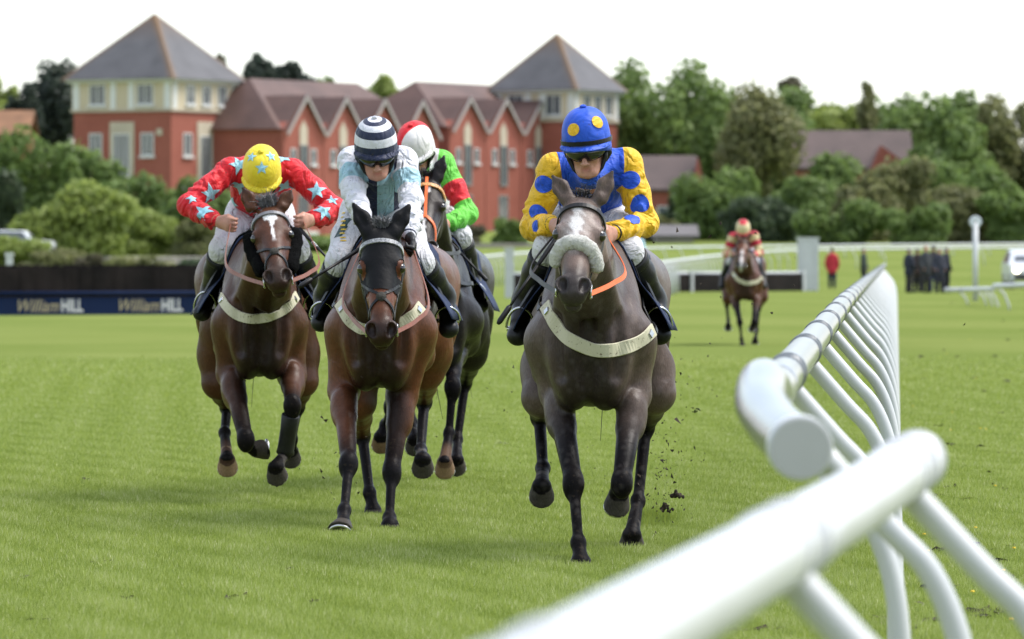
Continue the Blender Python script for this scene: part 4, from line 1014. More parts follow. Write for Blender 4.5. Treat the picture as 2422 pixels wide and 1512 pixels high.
def fleece_cheek(g, mat):
    _ = g['_']
    for sx in (-1, 1):
        pts = [near(_['b'], _['H'](sx*x, y, z))[0]+_['l']*sx*.016 for x, y, z in ((.11, .10, -.10), (.115, .20, -.12), (.10, .32, -.12), (.085, .44, -.10))]
        c = catmull(pts, 6); r = np.concatenate([[.02, .034], np.full(len(c)-4, .044), [.036, .02]]); v, f = sweep(c, r, 16); v = v+rng.normal(size=v.shape)*.003; obj('sheepskin_cheekpiece', v, f, mat, _['root'], True)
def breast_girth(g, pix, width=.055):
    _ = g['_']; pts, nn = [], []
    for p in catmull([A(x, y, 0) for x, y in pix], 7):
        hp, hn = from_cam(_['b'], p[0], p[1])
        if hp is None or np.linalg.norm(hp-_['poll']) < .18 or (hp-_['O'])@_['back'] > .62: continue
        if pts and np.linalg.norm(hp-pts[-1]) > .3: continue
        pts.append(hp+hn*.006); nn.append(hn)
    pts = np.array(pts); nn = np.array(nn)
    for _i in range(3): pts[1:-1] = (pts[:-2]+2*pts[1:-1]+pts[2:])/4; nn[1:-1] = (nn[:-2]+2*nn[1:-1]+nn[2:])/4
    v, f = ribbon(pts, nn, width, .006); obj('breast_girth', v, f, M['girth'], _['root'])
    for e, s_ in ((0, -1), (-1, 1)):
        p = pts[e]; q = _['T'](s_*.28, .55, 1.22); w = []; nw = []
        for u in np.linspace(0, 1, 8):
            hp, hn = near(_['b'], p*(1-u)+q*u+_['lat']*s_*.05); w.append(hp+hn*.008); nw.append(hn)
        v, f = ribbon(w, nw, .026, .005); obj('girth_strap', v, f, M['black_leather'], _['root'])
        i = 3 if e == 0 else -4; n2 = nn[i]; vv, ff = sweep([pts[i]+n2*.006, pts[i]+n2*.013], [.021, .019], 4); obj('buckle', vv, ff, M['metal'], _['root'])
def saddle_cloth(g, y0=.38, y1=1.0, th=100, off=.014, mat=None, name='saddle_cloth', flare=.03, zmin=.0):
    _ = g['_']; ny, nt = 10, 25; V_ = []
    for i in range(ny):
        y = y0+(y1-y0)*i/(ny-1); c = _['T'](0, y, 1.16)
        for j in range(nt):
            t = math.radians(-th+2*th*j/(nt-1)); d = _['lat']*math.sin(t)+A(0, 0, math.cos(t)); hp, hn = ray(_['b'], c+d*.9, -d)
            if hp is None: hp = c+d*.3
            e = max(0, abs(t)-math.radians(60)); V_.append(hp+d*off+_['lat']*math.copysign(1, t)*e*flare*1.5)
    for i in range(ny):
        for j in range(nt): V_.append(V_[i*nt+j]-unit(V_[i*nt+j]-_['T'](0, y0+(y1-y0)*i/(ny-1), 1.16))*.006)
    N = ny*nt; ix = lambda i, j: i*nt+j
    f = [[ix(i, j), ix(i, j+1), ix(i+1, j+1), ix(i+1, j)] for i in range(ny-1) for j in range(nt-1)]
    f += [[x+N for x in q[::-1]] for q in f]
    ring = [ix(0, j) for j in range(nt)]+[ix(i, nt-1) for i in range(1, ny)]+[ix(ny-1, j) for j in range(nt-2, -1, -1)]+[ix(i, 0) for i in range(ny-2, 0, -1)]
    f += [[ring[i], ring[i]+N, ring[(i+1) % len(ring)]+N, ring[(i+1) % len(ring)]] for i in range(len(ring))]
    return obj(name, np.array(V_), f, mat or M['navy_cloth'], _['root'], True)
def reins(g, hands, mat=None, mat_far=None, sag=.05):
    _ = g['_']
    for i, (sx, h) in enumerate(zip((-1, 1), hands)):
        p = _['H'](sx*.07, .52, -.09); m = (p+h)/2-A(0, 0, sag)+_['lat']*sx*.115; m2 = (p*.75+h*.25)-A(0, 0, sag*.8)+_['lat']*sx*.075
        c = catmull([p, m2, m, h], 8); n = np.array([_['lat']*sx+A(0, -.4, .2)]*len(c)); v, f = ribbon(c, n, .022, .004); obj('rein', v, f, (mat or [M['brown_leather']]*2)[i], _['root'])
    return
# ================================================================ RIDERS
def skin_mat():
    t = NT('skin').set(rough=.5, spec=.4, sss=.08); t.b.inputs['Subsurface Radius'].default_value = (.012, .004, .002)
    n = t.noise(40, 3); c = t.attr('coat'); c = t.mix(1.0, c, t.ramp(n, [(.3, .86), (.7, 1.1)]), 'MULTIPLY')
    t.base(t.mix(t.ramp(t.noise(150, 2), [(.70, 0.), (.73, .8)]), c, (.06, .04, .03))); return t.m
M['skin'] = skin_mat(); SKIN = (.44, .22, .155)
def silk(name, body, fn=None, dirt=.5, rough=.55, b=.75):
    """shiny cloth with folds; fn(t, colour) may add a pattern from the mesh's own attributes."""
    t = NT(name).set(rough=rough, spec=.3, sheen=.08)
    c = t.mix(0.0, body, body)
    if fn: c = fn(t, c)
    co = t.coord('Object'); d = t.ramp(t.noise(70, 3, .65, co), [(.63, 0.), (.66, 1.)]); d2 = t.ramp(t.noise(9, 3, .5, co), [(.40, 0.), (.58, 1.)])
    c = t.mix(t.math('MULTIPLY', t.math('MULTIPLY', d, d2), dirt), c, (.06, .045, .03))
    t.base(c)
    f0 = t.noise(7.5, 2, .45, t.coord('Object', (1.4, 1, .9)), 1.3); f1 = t.math('MULTIPLY', t.math('ABSOLUTE', t.math('SUBTRACT', f0, .5)), 2.2); f2 = t.noise(30, 2, .4, t.coord('Object', (1, 1, 2.5)), 1.0)
    t.bump(t.math('ADD', f1, t.math('MULTIPLY', f2, .14)), b, .035); return t.m
def step(t, fac, lo, hi):                     # 1 inside lo..hi
    return t.math('MULTIPLY', t.math('GREATER_THAN', fac, lo), t.math('LESS_THAN', fac, hi))
def build_rider(name, label, g, vox=.0075):
    J = {k: P(*p) for k, p in g['j'].items()}; z = A(0, 0, 1)
    hp = J['hips']; root = empty(name, (hp[0], hp[1], hp[2]-.1), label, 'person', g.get('group'))
    # head frame
    yaw, pitch, roll = [math.radians(x) for x in g['head']]
    f0 = A(math.sin(yaw), -math.cos(yaw), 0); fw = unit(f0*math.cos(pitch)-z*math.sin(pitch)); rt = unit(np.cross(z, fw))*1.0
    rt = unit(rt*math.cos(roll)+np.cross(fw, rt)*math.sin(roll)); upv = np.cross(fw, rt)
    if upv[2] < 0: upv = -upv
    hc = J['head']; h = lambda x, y, zz: hc+(rt*x+fw*y+upv*zz)*g.get('hs', 1.0)     # x: image side, y: forward, z: up
    ax = np.array([rt, fw, upv]); s = SDF()
    HS = g.get('hs', 1.0)
    def E_(c, r, k, ax): s.ell(c, tuple(A(*r)*HS), k, ax)
    def C_(a_, b_, r0, r1, k, sd__=None, sub=False): s.cone(a_, b_, r0*HS, r1*HS, k, sd__, sub)
    E_(h(0, -.01, .03), (.073, .092, .095), .02, ax); E_(h(0, .02, -.045), (.053, .068, .065), .03, ax)
    E_(h(0, .068, -.094), (.026, .022, .020), .02, ax)
    C_(h(0, .086, .005), h(0, .116, -.036), .0085, .0125, .012)
    for sx in (-1, 1):
        E_(h(sx*.038, .062, -.024), (.019, .020, .016), .018, ax); E_(h(sx*.013, .100, -.040), (.009, .010, .008), .008, ax)
        E_(h(sx*.074, -.01, -.02), (.008, .018, .030), .008, ax)
        C_(h(sx*.058, -.005, -.05), h(sx*.03, .055, -.09), .018, .018, .02)
    C_(h(-.021, .080, -.061), h(.021, .080, -.061), .0055, .0055, .008); C_(h(-.018, .079, -.074), h(.018, .079, -.074), .0065, .0065, .008)
    C_(h(-.022, .089, -.0675), h(.022, .089, -.0675), .0045, .0045, .004, None, True)
    sl, sr = J['sl'], J['sr']; nk = (sl+sr)/2+z*.015
    s.cone(h(0, -.025, -.06), nk, .052, .06, .03)
    s.chain([nk-z*.06+A(0, .05, 0), (nk+hp)/2, hp], [(.15, .10), (.135, .095), (.14, .11)], .05, A(1, 0, 0))
    for sd_, (sh, el, wr, ha) in (('l', ('sl', 'el', 'wl', 'hl')), ('r', ('sr', 'er', 'wr', 'hr'))):
        s.cone(nk-z*.05, J[sh], .07, .058, .05); s.chain([J[sh], J[el]], [.05, .038], .02); s.chain([J[el], J[wr]], [.038, .026], .02)
        hand(s, J[el], J[wr], J[ha], -1 if sd_ == 'l' else 1)
    for sd_ in 'lr':
        sx = -1 if sd_ == 'l' else 1; K = J['k'+sd_]; An = J['a'+sd_]; To = J['t'+sd_]; hj = hp+A(sx*.09, 0, -.02)
        s.cone(hj, K, .082, .054, .04); s.chain([K, (K*.6+An*.4), An], [.052, .048, .034], .03); s.cone(An, To, .036, .026, .02)
    v, q = s.mesh(vox*.72); c = np.tile(A(*SKIN), (len(v), 1))
    lp = np.exp(-(((v-h(0, .085, -.068))@ax.T/A(.024, .02, .011))**2).sum(1)); c = c*(1-lp[:, None]*.7)+A(.40, .13, .11)*lp[:, None]*.7
    if g.get('glove'):
        for wn_, hn_ in (('wl', 'hl'), ('wr', 'hr')):
            d = np.linalg.norm(v-(J[wn_]*.3+J[hn_]*.7), axis=1); c[d < .12] = A(.012, .012, .013)
    obj('body', v, q, M['skin'], root, True, {'coat': c}); bb = bvh_of(v, q)
    # jacket
    j = SDF(); off = g.get('puff', 1.0)
    j.chain([nk-z*.04+A(0, .05, 0), nk*.55+hp*.45+A(0, .0, -.01), hp*.93+nk*.07-z*.015], [(.152*off, .118), (.150*off, .118), (.142, .115)], .06, A(1, 0, 0))
    j.cone(h(0, -.02, -.115), nk-z*.03, .058, .088, .03)
    for side, (sh, el, wr) in (('l', ('sl', 'el', 'wl')), ('r', ('sr', 'er', 'wr'))):
        j.cone(nk-z*.045+A(0, .03, 0), J[sh]-z*.005, .078, .068, .05)
        j.chain([J[sh], J[sh]*.5+J[el]*.5, J[el]], [.068, .061*off, .053*off], .03); w2 = J[wr]*.97+J[el]*.03
        j.chain([J[el], J[el]*.5+w2*.5, w2*.85+J[el]*.15, w2], [.053*off, .049*off, .042*off, .034], .025)
        # gathered folds
        r_ = np.random.default_rng(len(name)+ord(side))
        for a_, b_, n_, rr in ((J[sh], J[el], 6, .059), (J[el], w2, 6, .046)):
            d = unit(b_-a_); pr = unit(np.cross(d, A(0, 1, 0)))
            for i in range(n_):
                u = (i+.5+r_.uniform(-.2, .2))/n_; cc = a_*(1-u)+b_*u; an = r_.uniform(-1.2, 1.2); t1 = unit(np.cross(d, unit(pr*math.sin(an)-A(0, 1, 0)*math.cos(an)))); nn = np.cross(t1, d); nn = nn if nn[1] < 0 else -nn
                tl = d*r_.uniform(-.035, .035); j.cone(cc+nn*rr*.86-t1*.045+tl, cc+nn*rr*.86+t1*.045-tl, .010, .008, .022)
        j.ell(J[el], .055*off, .03)
    vj, qj = j.mesh(vox*.8, 1); at = {}
    tl, dl = polyt(vj, [J['sl'], J['el'], J['wl']]); tr_, dr = polyt(vj, [J['sr'], J['er'], J['wr']]); m = dl < dr
    at['arm'] = np.where(m, tl, tr_)
    # sleeve seam: distance of a vertex from the shoulder plane
    out = np.where(m, (vj-(J['sl']*.8+nk*.2))@unit(J['sl']-nk), (vj-(J['sr']*.8+nk*.2))@unit(J['sr']-nk)); at['sleeve'] = np.where((at['arm'] > .35) & (np.minimum(dl, dr) < .082), 1.0, np.where(at['arm'] > .35, -1, out*10+.5))
    at['tor'] = (vj-hp)@unit(nk-hp)/np.linalg.norm(nk-hp); at['mid'] = (vj[:, 0]-(nk[0]+(hp[0]-nk[0])*(1-np.clip(at['tor'], 0, 1))))
    jk = obj('jacket', vj, qj, g['jm'], root, True, at); jb = bvh_of(vj, qj)
    for (wr, el) in (('wl', 'el'), ('wr', 'er')):
        d = unit(J[wr]-J[el]); c0 = J[wr]-d*.012; vv, ff = sweep([c0-d*.012, c0-d*.008, c0+d*.008, c0+d*.012], [.034, .0375, .0375, .034], 18); obj('cuff_band', vv, ff, g.get('cuffm', M['black_leather']), jk, True)
    # breeches and boots
    br = SDF(); br.cone(hp+A(-.05, 0, 0), hp+A(.05, 0, 0), .135, .135, .05)
    for sd_ in 'lr':
        sx = -1 if sd_ == 'l' else 1; K = J['k'+sd_]; An = J['a'+sd_]; hj = hp+A(sx*.09, 0, -.02)
        br.chain([hj, hj*.5+K*.5, K], [.105, .092, .072], .04); br.cone(K, K*.70+An*.30, .070, .058, .03)
    vb, qb = br.mesh(vox, 2); obj('breeches', vb, qb, g['bm'], root, True); brb = bvh_of(vb, qb)
    for sd_ in 'lr':
        K = J['k'+sd_]; An = J['a'+sd_]; To = J['t'+sd_]; bt = SDF(); fd = unit(To-An)
        bt.chain([K*.80+An*.20, K*.55+An*.45, K*.12+An*.88, An], [.072, .069, .054, .050], .02); bt.cone(An, To-fd*.02, (.048, .052), (.043, .036), .03, A(1, 0, 0)); bt.ell(To-fd*.015, (.046, .042, .042), .03)
        hl_ = An+(An-K)/np.linalg.norm(An-K)*.045; bt.cone(An, hl_, .036, .032, .02)
        v2, q2 = bt.mesh(vox*.9, 1); bo = obj('boot', v2, q2, M['boot'], root, True)
        d = unit(An-K); c0 = K*.79+An*.21; vv, ff = sweep([c0-d*.02, c0-d*.015, c0+d*.015, c0+d*.02], [.073, .0765, .0765, .073], 20); obj('boot_top', vv, ff, g.get('topm', M['black_leather']), bo, True)
    # cap over the skull helmet
    nl, na = 22, 48; Vc = []; lat_, az_ = [], []
    for i in range(nl+1):
        ph = i/nl*math.radians(103)
        for jx in range(na):
            t = jx/na*2*math.pi; ff_ = math.cos(t); sn = math.sin(ph)**.82; x = .108*sn*math.sin(t); y = .132*sn*ff_-.008; cs = math.cos(ph); zz = .136*math.copysign(abs(cs)**.9, cs)+.056
            if ph > 1.2: zz -= .030*(1-ff_)*(ph-1.2)/.6
            pl = 1+.008*math.sin(t*6)*math.sin(ph*2); Vc.append(h(x*pl, y*pl, zz)); lat_.append(ph); az_.append(math.sin(t) if True else 0)
    fc = [[i*na+jx, i*na+(jx+1) % na, (i+1)*na+(jx+1) % na, (i+1)*na+jx] for i in range(nl) for jx in range(na)]
    fc += [[nl*na+jx for jx in range(na)]]
    loc = (np.array(Vc)-hc)@ax.T
    cap = obj('cap', np.array(Vc), fc, g['cm'], root, True, {'lat': lat_, 'cx': loc[:, 0], 'cy': loc[:, 1]}); cb = BVHTree.FromPolygons([Vector(x) for x in Vc], fc[:-1])
    # peak
    pv = []; pf = []; n_ = 20
    for i in range(n_+1):
        t = math.radians(-72+144*i/n_); e = .034*math.cos(t)**.8
        for (r_, dz) in ((0, .004), (1, -.012), (1, -.018), (0, -.008)):
            pv.append(h((.106+e*r_)*math.sin(t), (.124+e*r_)*math.cos(t)-.008, .047+dz-.004*r_))
    for i in range(n_): pf += [[i*4+j_, i*4+(j_+1) % 4, (i+1)*4+(j_+1) % 4, (i+1)*4+j_] for j_ in range(4)]
    obj('peak', np.array(pv), pf, g.get('pm', g['cm2']), cap, True)
    if g.get('capband'):
        rp = [h(.1105*math.sin(t), .1345*math.cos(t)-.008, .058-.012*(1-math.cos(t))) for t in np.linspace(0, 6.2832, 40)]; rn = [unit(rt*math.sin(t)+fw*math.cos(t)) for t in np.linspace(0, 6.2832, 40)]; vv, ff = ribbon(rp, rn, .020, .003); obj('cap_band', vv, ff, g['capband'], cap)
    vv, ff = sweep([h(0, -.008, .194), h(0, -.008, .201), h(0, -.008, .205)], [.016, .015, .006], 12); obj('button', vv, ff, g['cm2'], cap, True)
    # goggles and chin strap
    gp = []; 
    if g.get('goggles', True):
        nx, ny = 18, 6; gv_ = []
        for layer in (0, 1):
            for i in range(nx+1):
                t = math.radians(-62+124*i/nx); notch = .016*math.exp(-(t/.20)**2)
                for k_ in range(ny+1):
                    w_ = k_/ny; zz = .042-(.078-notch)*w_*(1-.2*abs(t)); r2 = .018*math.sin(w_*math.pi)+.006 if layer == 0 else -.008
                    gv_.append(h((.076+r2)*math.sin(t), (.094+r2)*math.cos(t)+.002, zz))
        N = (nx+1)*(ny+1); ix = lambda a_, b_: a_*(ny+1)+b_; ff = [[ix(i, k_), ix(i+1, k_), ix(i+1, k_+1), ix(i, k_+1)] for i in range(nx) for k_ in range(ny)]
        ff = ff+[[x+N for x in q_[::-1]] for q_ in ff]; rg = [ix(i, 0) for i in range(nx+1)]+[ix(nx, k_) for k_ in range(1, ny+1)]+[ix(i, ny) for i in range(nx-1, -1, -1)]+[ix(0, k_) for k_ in range(ny-1, 0, -1)]
        ff += [[rg[i], rg[i]+N, rg[(i+1) % len(rg)]+N, rg[(i+1) % len(rg)]] for i in range(len(rg))]
        obj('goggles', np.array(gv_), ff, M['goggle'], root, True)
    mbs = MB()
    for sx in (-1, 1):
        mbs.tube([h(sx*.083, .015, .0), h(sx*.080, .02, -.03), h(sx*.062, .035, -.075), h(sx*.03, .055, -.105)], [.012, .012, .008, .006], 8)
        mbs.tube([h(sx*.083, .0, .01), h(sx*.083, -.02, -.02), h(sx*.07, -.01, -.055)], [.026, .024, .012], 8)
    mbs.tube([h(-.03, .055, -.105), h(0, .062, -.112), h(.03, .055, -.105)], .006, 8); mbs.build('helmet_harness', M['black_leather'], root, True)
    g['_'] = dict(root=root, J=J, jb=jb, jk=jk, cap=cap, cb=cb, brb=brb, h=h, fw=fw, rt=rt, up=upv, nk=nk, hp=hp)
    return root
def hand(s, el, wr, ha, sx):
    """palm and five curled fingers closing on the rein; ha = middle of the fist."""
    d = unit(ha-wr); dn = A(0, 0, -1); dn = unit(dn-d*np.dot(dn, d)); sd_ = np.cross(d, dn); L = max(.06, np.linalg.norm(ha-wr))
    inn = sd_ if sd_[0]*-sx > 0 else -sd_
    s.cone(wr, wr+d*.03, (.026, .020), (.032, .020), .015, dn); s.cone(wr+d*.03, wr+d*.085, (.036, .017), (.040, .016), .015, dn)
    for i, (off, ln) in enumerate(((.034, .036), (.012, .042), (-.010, .039), (-.030, .031))):
        k0 = wr+d*.092-dn*off; k1 = k0+d*ln*.75+inn*.016; k2 = k1+inn*.030-d*ln*.35; k3 = k2-d*.022
        s.chain([k0-d*.012, k0, k1, k2, k3], [.0105, .0105, .0095, .0088, .0078], .004)
    t0 = wr+d*.040-dn*.030; s.chain([t0, t0+d*.030-dn*.014+inn*.010, t0+d*.058-dn*.010+inn*.020], [.013, .0115, .009], .008)
def goggle_mat():
    t = NT('goggle_lens').set(rough=.06, spec=.8); t.col((.008, .008, .009)); return t.m
M['goggle'] = goggle_mat()
def spots(g, pix, mat, r, where='jb', parent='jk', name='spot', star=False):
    _ = g['_']
    for p in pix:
        hp, hn = from_cam(_[where], p[0], p[1])
        if hp is None: continue
        rr = p[2] if len(p) > 2 else r; rot = math.radians(p[3]) if len(p) > 3 else 0
        if hn[1] > 0: hn = -hn
        # smooth the normal
        ns = hn.copy()
        for dx, dy in ((6, 0), (-6, 0), (0, 6), (0, -6)):
            a_, b_ = from_cam(_[where], p[0]+dx, p[1]+dy)
            if a_ is not None and np.linalg.norm(a_-hp) < .06: ns += b_ if b_[1] < 0 else -b_
        decal(_[where], hp, unit(ns), star_outline(rr) if star else disc_outline(rr, rr*.94), mat, name, _[parent], rot=rot, rings=6, off=.0035)
def whip(name, a, b, label, grip=None, stripe=None):
    a = np.asarray(a); b = np.asarray(b); root = empty(name, a, label, 'whip'); d = b-a
    v, f = sweep([a+d*u for u in (0, .02, .25, .30, .34)], [.008, .011, .011, .010, .008], 10); obj('handle', v, f, grip or M['black_leather'], root, True)
    v, f = sweep([a+d*u for u in (.34, .6, .82)], [.008, .0075, .006], 10); obj('shaft', v, f, M['black_leather'], root, True)
    v, f = sweep([a+d*u for u in (.80, .82, .97, 1.0)], [.009, .0135, .0135, .008], 10); obj('flap', v, f, M['black_leather'], root, True)
    if stripe:
        for i in range(4):
            u = .40+i*.035; v, f = sweep([a+d*u, a+d*(u+.017)], .0096, 10); obj('stripe', v, f, stripe, root, True)
def stirrup(hg, rg, side):
    J = rg['_']['J']; An, To = J['a'+side], J['t'+side]; c = An*.45+To*.55; fd = unit(To-An); sd_ = A(1, 0, 0); up_ = unit(np.cross(sd_, fd)); up_ = up_ if up_[2] > 0 else -up_
    t = np.linspace(-.25, math.pi+.25, 20); pts = [c+sd_*math.cos(x)*.062-up_*.035+up_*(max(0, math.sin(x))*.12) for x in t]
    mb = MB(); mb.tube(pts, .0065, 8); mb.tube([c-sd_*.062-up_*.045, c+sd_*.062-up_*.045], .011, 8); mb.build('stirrup_iron', M['metal'], hg['_']['root'], True)
    top = c+up_*.085; q = hg['_']['T'](-.20 if side == 'l' else .20, .62, 1.36); pp = [top*(1-u)+q*u for u in np.linspace(0, 1, 6)]; n = A(-1 if side == 'l' else 1, -.3, 0)
    v, f = ribbon(pp, [n]*6, .022, .004); obj('stirrup_leather', v, f, M['black_leather'], hg['_']['root'])
# ================================================================ THE FIVE NEAR AND FAR RUNNERS
DN = dict(n=(0, .85, -.5), t=(0, -.5, -.85))
def blaze_grey(hv, on, nz): return on*sst(.036, .010, np.abs(hv[:, 0]+.012+nz*2))*sst(.06, .11, hv[:, 1])*sst(.40, .30, hv[:, 1])*.62+on*sst(.085, .02, np.abs(hv[:, 0]+.02+nz*3))*sst(.10, .18, hv[:, 1])*sst(.33, .2, hv[:, 1])*.22
def blaze_star(hv, on, nz):
    st = sst(1.15, .9, np.sqrt(((hv[:, 0]+nz)/.034)**2+((hv[:, 1]-.115+nz*2)/.036)**2)); tail = sst(.011, .005, np.abs(hv[:, 0]-.006+nz*.7))*sst(.13, .15, hv[:, 1])*sst(.31, .26, hv[:, 1])
    return on*(hv[:, 2] > -.08)*np.maximum(st, tail)*.95
def blaze_strip(hv, on, nz): return on*(hv[:, 2] > -.09)*np.maximum(sst(.014, .006, np.abs(hv[:, 0]+.008+nz))*sst(.24, .28, hv[:, 1])*sst(.56, .5, hv[:, 1]), sst(1.1, .8, np.sqrt(((hv[:, 0]-.012)/.014)**2+((hv[:, 1]-.12)/.03)**2)))*.85
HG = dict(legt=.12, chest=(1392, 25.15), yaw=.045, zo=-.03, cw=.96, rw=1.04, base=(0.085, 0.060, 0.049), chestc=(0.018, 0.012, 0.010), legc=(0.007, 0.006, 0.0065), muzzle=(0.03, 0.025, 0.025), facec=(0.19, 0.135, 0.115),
          poll=(1378, 458, 24.85), nose=(1355, 672, 24.42), eyes=((1317, 530), (1425, 528)), ears=(((1336, 462), (1306, 416), .02), ((1424, 460), (1449, 405), .02)), blaze=blaze_grey,
          mat=coat_mat('grey_coat', .42, .30, .06, .4), hairm=M['hair_black'], fore=.045, nfore=90,
          legs=dict(fl=dict(pts=((1318, 930, 25.45), (1357, 1143, 25.12), (1368, 1284, 24.98), (1374, 1366, 24.9)), hs=.85),
                    fr=dict(pts=((1498, 935, 25.4), (1470, 1145, 25.02), (1463, 1152, 25.29), (1458, 1200, 25.36)), n=(-.15, .75, -.65), t=(0, -.65, -.75)),
                    hl=dict(pts=((1284, 940, 26.25), (1276, 985, 26.62), (1284, 1108, 26.36), (1281, 1176, 26.26)), **DN),
                    hr=dict(pts=((1548, 930, 26.3), (1527, 1010, 26.68), (1509, 1186, 26.48), (1494, 1292, 26.33)), **DN)))
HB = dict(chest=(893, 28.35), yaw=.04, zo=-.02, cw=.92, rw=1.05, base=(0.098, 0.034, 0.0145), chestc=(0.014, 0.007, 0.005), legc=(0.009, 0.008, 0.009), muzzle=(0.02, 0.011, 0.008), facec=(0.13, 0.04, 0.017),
          poll=(901, 532, 27.92), nose=(902, 782, 27.62), eyes=((854, 620), (950, 620)), ears=(((868, 542), (836, 484), .03), ((937, 542), (969, 485), .03)),
          mat=coat_mat('bay_coat', .40, .30), hairm=M['hair_black'], fore=.07, forem=M['hair_grey'], nfore=150, hood=None,
          legs=dict(fl=dict(pts=((813, 925, 28.62), (825, 1097, 28.15), (814, 1208, 27.95), (805, 1258, 27.80)), n=(-.1, -.72, -.7), t=(-.1, -.7, .72), hs=1.1),
                    fr=dict(pts=((950, 940, 28.65), (926, 1116, 28.45), (921, 1226, 28.3), (922, 1274, 28.22)), hs=.88),
                    hl=dict(pts=((846, 950, 29.6), (857, 1030, 30.0), (874, 1166, 29.78), (882, 1238, 29.72)), hs=.9),
                    hr=dict(pts=((1005, 880, 29.6), (1003, 950, 30.08), (995, 1066, 29.78), (1000, 1110, 29.66)), **DN)))
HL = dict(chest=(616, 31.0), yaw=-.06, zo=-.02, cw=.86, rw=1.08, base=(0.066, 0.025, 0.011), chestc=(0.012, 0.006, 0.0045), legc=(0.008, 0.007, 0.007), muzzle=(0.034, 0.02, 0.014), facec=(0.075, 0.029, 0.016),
          poll=(634, 482, 30.6), nose=(656, 650, 30.16), eyes=((594.5, 538), (682, 531)), ears=(((592, 484), (574, 444), .02), ((672, 482), (690, 449), .02)), blaze=blaze_star,
          mat=coat_mat('dark_bay_coat', .42, .30), hairm=M['hair_black'], fore=.10, forem=M['hair_grey'], nfore=320,
          legs=dict(fl=dict(pts=((546, 885, 31.3), (582, 1042, 30.88), (592, 1054, 31.15), (626, 1062, 31.10)), n=(.75, .45, .25), t=(.1, -.45, -.85)),
                    fr=dict(pts=((690, 888, 31.3), (691, 958, 30.85), (674, 1074, 30.95), (656, 1128, 30.9)), n=(.15, .85, -.5), t=(-.15, -.5, -.85)),
                    hl=dict(pts=((518, 905, 32.2), (537, 962, 32.6), (531, 1024, 32.36), (538, 1108, 32.2)), hoofc=(.26, .17, .10), pastc=(.07, .04, .028), **DN),
                    hr=dict(pts=((712, 900, 32.2), (704, 960, 32.6), (690, 1040, 32.5), (688, 1088, 32.6)), **DN)))
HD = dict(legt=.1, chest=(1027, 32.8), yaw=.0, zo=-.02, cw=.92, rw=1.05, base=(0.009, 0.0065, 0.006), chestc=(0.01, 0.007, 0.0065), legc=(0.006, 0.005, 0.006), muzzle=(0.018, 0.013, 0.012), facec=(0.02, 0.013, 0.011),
          poll=(1010, 414, 32.3), nose=(1003, 582, 31.9), eyes=((964, 470), (1048, 469)), ears=(((983, 414), (962, 368), .02), ((1037, 414), (1051, 368), .02)), blaze=blaze_strip,
          mat=coat_mat('black_coat', .38, .30), hairm=M['hair_black'],
          legs=dict(fl=dict(pts=((965, 880, 33.2), (928, 962, 32.9), (911, 1005, 33.1), (902, 1054, 33.1)), hoofc=(.16, .10, .06), **DN),
                    fr=dict(pts=((1080, 800, 33.2), (1070, 915, 32.8), (1062, 1026, 32.75), (1052, 1114, 32.65)), hoofc=(.20, .13, .08), pastc=(.10, .06, .04), **DN),
                    hl=dict(pts=((960, 840, 34.1), (965, 920, 34.5), (975, 1000, 34.4), (980, 1060, 34.3)), **DN),
                    hr=dict(pts=((1112, 840, 34.1), (1100, 905, 34.5), (1082, 1040, 34.3), (1080, 1108, 34.2)), **DN)))
t_ = NT('black_hood').set(rough=.6, spec=.15); t_.col((.005, .005, .006)); t_.bump(t_.noise(30, 3, .5), .3, .01); HB['hood'] = t_.m

BLUE, YEL = (.012, .075, .50), (.72, .42, .012)
def j_grey(t, c): return t.mix(t.math('GREATER_THAN', t.attr('sleeve', 'Fac'), .62), c, YEL)
NAVY, WHT, LBL = (.012, .018, .05), (.60, .60, .64), (.30, .48, .55)
def j_bay(t, c):
    arm = t.attr('arm', 'Fac'); sl = t.math('GREATER_THAN', t.attr('sleeve', 'Fac'), .45)
    body = t.mix(step(t, t.attr('mid', 'Fac'), .0, .085), c, LBL)
    a = t.mix(step(t, arm, .40, .78), WHT, LBL); return t.mix(sl, body, a)
GRN, RED = (.13, .52, .055), (.62, .012, .022)
def j_green(t, c):
    arm = t.attr('arm', 'Fac'); c = t.mix(step(t, arm, .42, .80), c, RED)
    return t.mix(step(t, t.attr('sleeve', 'Fac'), .10, .5), c, (.70, .72, .72))
def j_hoop(t, c): return t.mix(t.math('GREATER_THAN', t.math('SINE', t.math('MULTIPLY', t.attr('arm', 'Fac'), 11)), .0), c, (.62, .52, .28))
def c_hoop(t, c):
    la = t.attr('lat', 'Fac'); n = NAVY
    for lo, hi in ((.27, .50), (.80, 1.12), (1.42, 3)): c = t.mix(step(t, la, lo, hi), c, n)
    return c
def c_quart(t, c): return t.mix(t.math('GREATER_THAN', t.math('ADD', t.math('MULTIPLY', t.attr('cx', 'Fac'), 1.0), t.math('MULTIPLY', t.attr('cy', 'Fac'), .75)), .028), c, (.68, .66, .64))
def c_top(t, c): return t.mix(t.math('LESS_THAN', t.attr('lat', 'Fac'), .55), c, (.50, .02, .04))
m_blue = silk('blue_silk', BLUE); m_yel = silk('yellow_silk', YEL); m_lbl = silk('pale_blue_silk', (.30, .56, .66)); m_navy = silk('navy_silk', NAVY)
m_breech = silk('white_breeches', (.56, .55, .57), None, .6, .6)
